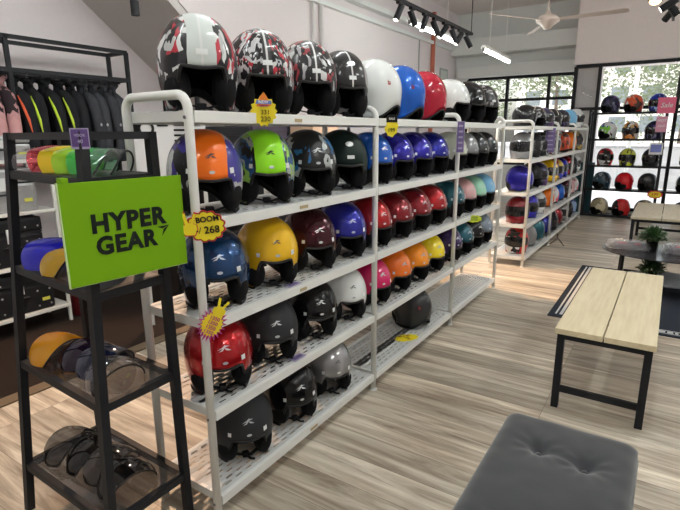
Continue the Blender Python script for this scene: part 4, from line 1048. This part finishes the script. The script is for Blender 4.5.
# pendant cylinder
t = thing('spotlight', 'black cylinder spotlight hanging at the upper left', 'lamp', (-3.62, 2.66, 2.48))
bm = BM(); lathe(bm, [(0, -.03), (.032, -.03), (.032, .075), (.026, .08), (0, .08)], 20); obj('housing', bm, BLACKM, t)
bm = BM(); tube(bm, [(0, 0, .08), (0, 0, 1.62)], .006, 8); obj('rod', bm, BLACKM, t)
# fluorescent tubes: the hanging ones in view, plus added fill tubes out of view
FILL_TUBE = emis('fill_tube_glow', (.95, 1, .98), 135)
def fluo(label, loc, L, yaw=0, wires=True, m=None):
    t = thing('tube_light', label, 'tube light', loc, R(yaw), 'hanging fluorescent tubes')
    bm = BM(); box(bm, -.035, .035, -L/2, L/2, .022, .06, .004); obj('housing', bm, WHITE, t)
    bm = BM(); tube(bm, [(0, -L/2+.02, 0), (0, L/2-.02, 0)], .016, 12); obj('tube', bm, m or FILL_TUBE, t, True)
    bm = BM(); box(bm, -.018, .018, -L/2, -L/2+.025, -.018, .03); box(bm, -.018, .018, L/2-.025, L/2, -.018, .03); obj('end_cap', bm, mat('cap_grey', (.2, .2, .2), .5), t)
    if wires:
        bm = BM()
        for y in (-L*.3, L*.3): tube(bm, [(0, y, .06), (0, y, 4.1-loc[2])], .003, 6)
        obj('suspension_wire', bm, WHITE, t)
fluo('fluorescent tube hanging before the end wall window', (-2.38, 7.95, 2.65), 1.5, 2, m=emis('fluorescent_glow_far', (.93, 1, .97), 40))
fluo('fluorescent tube glowing behind the black spotlight track', (-2.95, 6.9, 2.88), 1.7, 2, m=emis('fluorescent_glow_far', (.93, 1, .97), 40))
for i, (x, y) in enumerate(((-.6, -.8), (-.2, 2.2), (.3, 5.4), (2.4, .4), (2.4, 3.8), (2.4, 7.4), (-2.2, .2), (-2.2, 3.0))):  # unseen tubes added overhead to brighten the room
    fluo('added fill light tube under the ceiling, unseen, out of the frame', (x, y, 3.75), 1.5)
# fan
t = thing('ceiling_fan', 'beige ceiling fan with long thin blades', 'fan', (-1.62, 7.55, 2.98))
FAN = mat('fan_beige', (.62, .52, .46), .4)
bm = BM(); lathe(bm, [(0, -.10), (.05, -.09), (.075, -.05), (.15, .0), (.15, .03), (.10, .07), (.04, .09), (.02, .14), (0, .14)], 28); obj('motor', bm, FAN, t, True)
bm = BM(); tube(bm, [(0, 0, .1), (0, 0, 1.12)], .012, 10); lathe(bm, [(0, 1.12), (.05, 1.12), (.06, 1.02), (.02, .98)], 16); obj('down_rod', bm, FAN, t, True)
for k in range(3):
    a_ = R(-3+120*k); bm = BM()
    pts = [(.13, -.02), (.25, -.035), (.9, -.055), (.95, -.03), (.95, .03), (.9, .05), (.25, .035), (.13, .02)]
    vs = [bm.verts.new((x, y, .02-y*.30)) for x, y in pts]; bm.faces.new(vs); bm.normal_update(); bmesh.ops.solidify(bm, geom=bm.faces[:], thickness=.008)
    o = obj('blade', bm, FAN, t); o.rotation_euler = (0, 0, a_)

# ------------------------------------------------------------------ room shell
def plaster(name, col, var=.03):
    return mat(name, col, .75, bump=.08, bscale=25, var=var)
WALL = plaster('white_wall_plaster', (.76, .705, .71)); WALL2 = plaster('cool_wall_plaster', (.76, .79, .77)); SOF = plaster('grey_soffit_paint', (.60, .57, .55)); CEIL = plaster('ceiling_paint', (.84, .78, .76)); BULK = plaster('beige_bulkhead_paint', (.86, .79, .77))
def floor_mat():
    m, nt, b = nodes('vinyl_planks'); b.inputs['Specular IOR Level'].default_value = .4; N = nt.nodes.new; L = nt.links.new
    tc = N('ShaderNodeTexCoord')
    br = N('ShaderNodeTexBrick'); br.inputs['Scale'].default_value = 1; br.offset = .37; br.offset_frequency = 1; br.squash = 1
    br.inputs['Brick Width'].default_value = 1.22; br.inputs['Row Height'].default_value = .185; br.inputs['Mortar Size'].default_value = .0012; br.inputs['Mortar Smooth'].default_value = .1
    br.inputs['Color1'].default_value = (0, 0, 0, 1); br.inputs['Color2'].default_value = (1, 1, 1, 1); br.inputs['Mortar'].default_value = (.5, .5, .5, 1); br.inputs['Bias'].default_value = 0
    L(tc.outputs['Object'], br.inputs['Vector'])
    # streaky grain stretched along the plank, shifted per plank
    sc = N('ShaderNodeVectorMath'); sc.operation = 'MULTIPLY'; sc.inputs[1].default_value = (.9, 10, 1); L(tc.outputs['Object'], sc.inputs[0])
    sh = N('ShaderNodeVectorMath'); sh.operation = 'MULTIPLY_ADD'; sh.inputs[1].default_value = (7, 3, 5); L(br.outputs['Color'], sh.inputs[0]); L(sc.outputs[0], sh.inputs[2])
    n1 = N('ShaderNodeTexNoise'); n1.inputs['Scale'].default_value = 1.6; n1.inputs['Detail'].default_value = 5; n1.inputs['Roughness'].default_value = .65; n1.inputs['Distortion'].default_value = .6; L(sh.outputs[0], n1.inputs['Vector'])
    r1 = N('ShaderNodeValToRGB'); e = r1.color_ramp.elements; e[0].position = .30; e[0].color = (.22, .17, .125, 1); e[1].position = .68; e[1].color = (.80, .74, .63, 1)
    e2 = e.new(.48); e2.color = (.50, .43, .34, 1)
    L(n1.outputs['Fac'], r1.inputs[0])
    hs = N('ShaderNodeHueSaturation'); mr = N('ShaderNodeMapRange'); mr.inputs[3].default_value = .74; mr.inputs[4].default_value = 1.12; L(br.outputs['Color'], mr.inputs[0]); L(mr.outputs[0], hs.inputs['Value']); L(r1.outputs[0], hs.inputs['Color'])
    hs.inputs['Saturation'].default_value = 1.05
    mx = N('ShaderNodeMix'); mx.data_type = 'RGBA'; L(br.outputs['Fac'], mx.inputs[0]); L(hs.outputs[0], mx.inputs[6]); mx.inputs[7].default_value = (.16, .12, .09, 1)
    L(mx.outputs[2], b.inputs['Base Color']); b.inputs['Roughness'].default_value = .33
    bp = N('ShaderNodeBump'); bp.inputs['Strength'].default_value = .12; bp.inputs['Distance'].default_value = .002; L(n1.outputs['Fac'], bp.inputs['Height']); L(bp.outputs[0], b.inputs['Normal'])
    return m
struct('floor', mbox(-5.6, 5.0, -3.0, 12.0, -.10, 0), floor_mat())
struct('ceiling', mbox(-5.7, 5.1, -3.1, 12.2, 4.1, 4.2), CEIL)
struct('wall_back', mbox(-5.7, 5.1, -3.1, -3.0, 0, 4.1), WALL)
struct('wall_right', mbox(5.0, 5.1, -3.0, 12.2, 0, 4.1), WALL)
struct('wall_recess', mbox(-5.7, -5.6, -3.0, 5.95, 0, 4.1), WALL)
# the wall beside the stair: everything above the stair's underside
def poly_wall(name, pts, x0, x1, m):
    bm = BM(); A = [bm.verts.new((x0, y, z)) for y, z in pts]; B = [bm.verts.new((x1, y, z)) for y, z in pts]
    bm.faces.new(A); bm.faces.new(B[::-1]); n = len(pts)
    for i in range(n): bm.faces.new((A[(i+1) % n], A[i], B[i], B[(i+1) % n]))
    bmesh.ops.recalc_face_normals(bm, faces=bm.faces); return struct(name, bm, m)
poly_wall('wall_left', [(2.15, 4.1), (5.85, 1.27), (5.85, 0), (12.0, 0), (12.0, 4.1)], -4.42, -4.4, WALL)
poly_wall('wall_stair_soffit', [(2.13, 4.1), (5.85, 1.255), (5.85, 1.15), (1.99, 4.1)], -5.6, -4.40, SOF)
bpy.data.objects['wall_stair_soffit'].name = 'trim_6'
struct('wall_recess_end', mbox(-5.6, -4.42, 5.85, 5.95, 0, 4.1), WALL)
# cornice along the left wall
struct('trim_1', mbox(-4.4, -4.33, 4.6, 11.5, 3.30, 3.36, bev=.004), WALL2)
struct('trim_2', mbox(-4.4, -4.28, 4.4, 11.5, 3.48, 3.56, bev=.004), WALL2)
PIPEW = mat('white_pipe', (.72, .70, .69), .4); PIPER = mat('orange_red_pipe', (.55, .16, .10), .45)
for y, m, r_, l in ((6.02, PIPEW, .02, 'thin white conduit on the left wall'), (6.22, PIPEW, .03, 'thicker white pipe on the left wall'), (10.16, PIPER, .045, 'orange red pipe near the far corner of the left wall')):
    t = thing('pipe', l, 'pipe', (-4.36, y, 0)); bm = BM(); tube(bm, [(0, 0, 0.0), (0, 0, 3.29 if m is PIPEW else 3.9)], r_, 12); obj('tube', bm, m, t, True)
    bm = BM()
    for z in (1.1, 2.3): box(bm, -.04, r_+.004, -r_-.008, r_+.008, z, z+.03)
    obj('bracket', bm, m, t)
bm = BM(); box(bm, -4.40, -4.385, 9.55, 9.58, 0, 3.3); struct('trim_3', bm, mat('seam_grey', (.35, .36, .36), .6))
t = thing('notice_board', 'small framed notice on the left wall near the corner', 'notice', (-4.39, 10.85, 2.62)); obj('frame', mbox(-.008, .01, -.22, .22, -.28, .28), mat('grey_frame', (.35, .38, .36), .5), t); obj('sheet', mbox(.01, .013, -.18, .18, -.24, .24), mat('pale_green_paper', (.55, .60, .54), .6), t)
# end wall, left part: window_1 from x -4.1 to -1.85, z 1.0..2.73
EY = 11.6
struct('wall_end', mbox(-4.5, -1.83, EY, EY+.15, 2.74, 4.1), WALL2)
struct('wall_end_low', mbox(-4.5, -1.83, EY, EY+.15, 0, .85), WALL2)
struct('wall_end_side', mbox(-4.5, -4.12, EY, EY+.15, .85, 2.74), WALL2)
struct('trim_4', mbox(-4.4, -1.83, EY-.35, EY, 3.20, 3.52, bev=.01), WALL2)
struct('trim_5', mbox(-4.3, -1.83, EY-.16, EY, 2.74, 2.98, bev=.02), WALL2)
FR = mat('dark_window_frame', (.02, .021, .022), .4)
GL = clear('window_glass', (.97, .99, .98), .01, .02, .5)
def window(name, x0, x1, z0, z1, xs, zs, y):
    bm = BM(); w = .03
    for x in (x0, *xs, x1): box(bm, x-w, x+w, y-.03, y+.05, z0, z1)
    for z in (z0, *zs, z1): box(bm, x0, x1, y-.025, y+.045, z-w, z+w)
    f = struct(name, bm, FR)
    g_ = obj('glass', mbox(x0, x1, y+.005, y+.012, z0, z1), GL, f)
    return f
window('window_1', -4.10, -1.86, .87, 2.71, (-3.22, -2.36), (2.24,), EY+.03)
# right part
struct('wall_bulkhead', mbox(-1.80, 5.0, 10.95, 12.0, 2.80, 4.1), BULK)
struct('wall_pillar', mbox(-1.80, -1.36, 11.04, 11.7, 0, 2.80), plaster('pillar_paint', (.62, .60, .60)))
struct('wall_end_right', mbox(-1.36, 5.0, 11.04, 11.16, 0, .08), WALL2)
window('window_2', -1.76, 4.9, .10, 2.76, (-1.34, -.06, 2.0), (1.98,), 10.98)
# outdoors
struct('ground', mbox(-60, 60, 12.25, 90, -.15, -.05), mat('pale_paving', (.72, .71, .69), .8, var=.08, bscale=2))
t = thing('building', 'pale building across the street beyond the windows', 'building', (-2, 62, 0)); obj('wall', mbox(-14, 10, 0, 8, 0, 11), mat('pale_facade', (.75, .72, .68), .8), t)
bm = BM()
for i in range(8):
    for z in (1.5, 4.5, 7.5): box(bm, -13+i*2.9, -11.4+i*2.9, -.06, .02, z, z+1.6)
obj('window_row', bm, mat('facade_glass', (.15, .18, .2), .2), t)
t = thing('boundary_wall', 'low grey boundary wall outside the window', 'wall', (0, 16.5, 0)); obj('masonry', mbox(-9, 12, 0, .25, 0, 1.15), mat('grey_block_wall', (.42, .43, .44), .8, var=.2, bscale=3), t); obj('coping', mbox(-9, 12, -.05, .30, 1.15, 1.22), mat('coping_pale', (.62, .62, .62), .7), t)
def tree(x, y, r, h, seed, label):
    rn = random.Random(seed); t = thing('tree', label, 'tree', (x, y, 0), 0, 'trees outside the windows')
    bm = BM(); tube(bm, [(0, 0, 0), (.05, 0, h*.3), (-.05, .05, h*.6)], [.16, .12, .07], 10); obj('trunk', bm, mat('bark', (.10, .075, .055), .9), t, True)
    bm = BM(); bl = [(Vector((rn.gauss(0, r*.5), rn.gauss(0, r*.4), h*.62+rn.gauss(0, h*.17))), r*rn.uniform(.25, .5)) for _ in range(16)]
    for k in range(5200):
        c, rr = bl[k % len(bl)]; d = Vector((rn.gauss(0, 1), rn.gauss(0, 1), rn.gauss(0, 1))).normalized(); p = c+d*rr*rn.uniform(.55, 1.05)
        s = rn.uniform(.07, .15); u = Vector((rn.gauss(0, 1), rn.gauss(0, 1), rn.gauss(0, .6))).normalized(); v = u.cross(d)
        if v.length < .1: continue
        v.normalize(); bm.faces.new([bm.verts.new(p+u*s), bm.verts.new(p+v*s*.6), bm.verts.new(p-u*s), bm.verts.new(p-v*s*.6)])
    obj('foliage', bm, mat('tree_leaf', (.13, .17, .085), .6, var=.35, bscale=1.2), t)
for i, (x, y, r_, h_, l) in enumerate(((-22, 38, 3.2, 8.5, 'leafy tree seen through the left pane of the far window'), (-14.5, 41, 3.4, 9.2, 'leafy tree in the middle pane of the far window'), (-6.8, 36, 3.2, 8.0, 'leafy tree behind the left of the right hand window'),
        (.2, 40, 3.6, 9.0, 'leafy tree behind the display frame'), (7.5, 36, 3.2, 8.4, 'leafy tree at the right edge of the window view'))):
    tree(x, y, r_*1.4, h_*1.05, 30+i, l)
t = thing('lamp_post', 'thin white pole outside the right hand window', 'pole', (-1.0, 15.2, 0)); bm = BM(); tube(bm, [(0, 0, 0), (0, 0, 6)], .05, 12); lathe(bm, [(0, 0), (.12, 0), (.12, .03), (.05, .05)], 16); obj('pole', bm, WHITE, t, True); bm = BM(); tube(bm, [(0, 0, 5.9), (.6, 0, 6.1)], .03, 8); obj('arm', bm, WHITE, t, True)

# ------------------------------------------------------------------ lights
def spot(loc, d, e, size=70, col=(1, .93, .84), blend=.6, r=.04):
    l = bpy.data.lights.new('spot', 'SPOT'); l.energy = e; l.spot_size = R(size); l.spot_blend = blend; l.color = col; l.shadow_soft_size = r
    o = bpy.data.objects.new('spot_lamp', l); C.objects.link(o); o.location = loc; o.rotation_euler = Vector(d).to_track_quat('-Z', 'Y').to_euler(); return o
for p, d in SPOTS: spot(p, d, 50)
spot((-3.62, 2.66, 2.43), (.35, -.55, -1), 230, 75, (1, .62, .38))
spot((-.46, 8.45, 3.2), (-.1, -.4, -1), 25, 100, (1, .75, .5))
t = thing('wall_spotlight', 'spotlight fixed under the ceiling at the left of the aisle, above the frame', 'lamp', (-3.7, 5.45, 3.95))
bm = BM(); tube(bm, [(0, 0, .15), (0, 0, 0)], .010, 8); tube(bm, [(-.06, 0, .05), (.06, 0, -.05)], .045, 14); obj('housing', bm, BLACKM, t)
spot((-3.62, 5.45, 3.88), (2.4, -.02, -3.9), 900, 26, (1, .60, .32), .15, .03)
t = thing('downlight', 'small round downlight glowing on the stair soffit at the upper left', 'lamp', (-5.42, 3.36, 3.08))
bm = BM(); lathe(bm, [(0, .04), (.06, .04), (.07, -.01), (.055, -.01), (.05, .01), (0, .01)], 20); obj('ring', bm, WHITE, t, True)
bm = BM(); lathe(bm, [(0, .006), (.048, .006), (0, .0)], 16); obj('lamp_face', bm, emis('spot_face', (1, .93, .8), 6), t)
# warm beam falling across the aisle between the two racks
w_ = world = bpy.data.worlds.new('sky'); bpy.context.scene.world = world; world.use_nodes = True; nt = world.node_tree
bg = nt.nodes['Background']; sk = nt.nodes.new('ShaderNodeTexSky'); sk.sky_type = 'NISHITA'; sk.sun_elevation = R(50); sk.sun_rotation = R(200); sk.sun_disc = False; sk.air_density = 1.5; sk.dust_density = 4
hsv = nt.nodes.new('ShaderNodeHueSaturation'); hsv.inputs['Saturation'].default_value = .35; nt.links.new(sk.outputs[0], hsv.inputs['Color']); nt.links.new(hsv.outputs[0], bg.inputs[0]); bg.inputs[1].default_value = .42
sun = bpy.data.lights.new('sun', 'SUN'); sun.energy = 3.; sun.angle = R(3); so_ = bpy.data.objects.new('sun', sun); C.objects.link(so_); so_.rotation_euler = (R(-20), R(35), 0)

# ------------------------------------------------------------------ camera
f, yaw, pitch, roll = 501., R(33.25), R(13.6), R(-.42)
F = Vector((-math.sin(yaw)*math.cos(pitch), math.cos(yaw)*math.cos(pitch), -math.sin(pitch)))
Rt = Vector((math.cos(yaw), math.sin(yaw), 0)); U = Rt.cross(F)
R2 = Rt*math.cos(roll)+U*math.sin(roll); U2 = -Rt*math.sin(roll)+U*math.cos(roll)
cam = bpy.data.cameras.new('camera'); cam.sensor_width = 36; cam.lens = f/680*36; cam.clip_start = .05
co = bpy.data.objects.new('camera', cam); C.objects.link(co)
M = Matrix(((R2.x, U2.x, -F.x, 0), (R2.y, U2.y, -F.y, 0), (R2.z, U2.z, -F.z, 1.55), (0, 0, 0, 1))); co.matrix_world = M
sc = bpy.context.scene; sc.camera = co
sc.view_settings.view_transform = 'Standard'; sc.view_settings.look = 'None'; sc.view_settings.exposure = .05; sc.view_settings.gamma = 1.
sc.cycles.use_denoising = True; sc.cycles.max_bounces = 8; sc.cycles.transparent_max_bounces = 24; sc.cycles.sample_clamp_indirect = 6
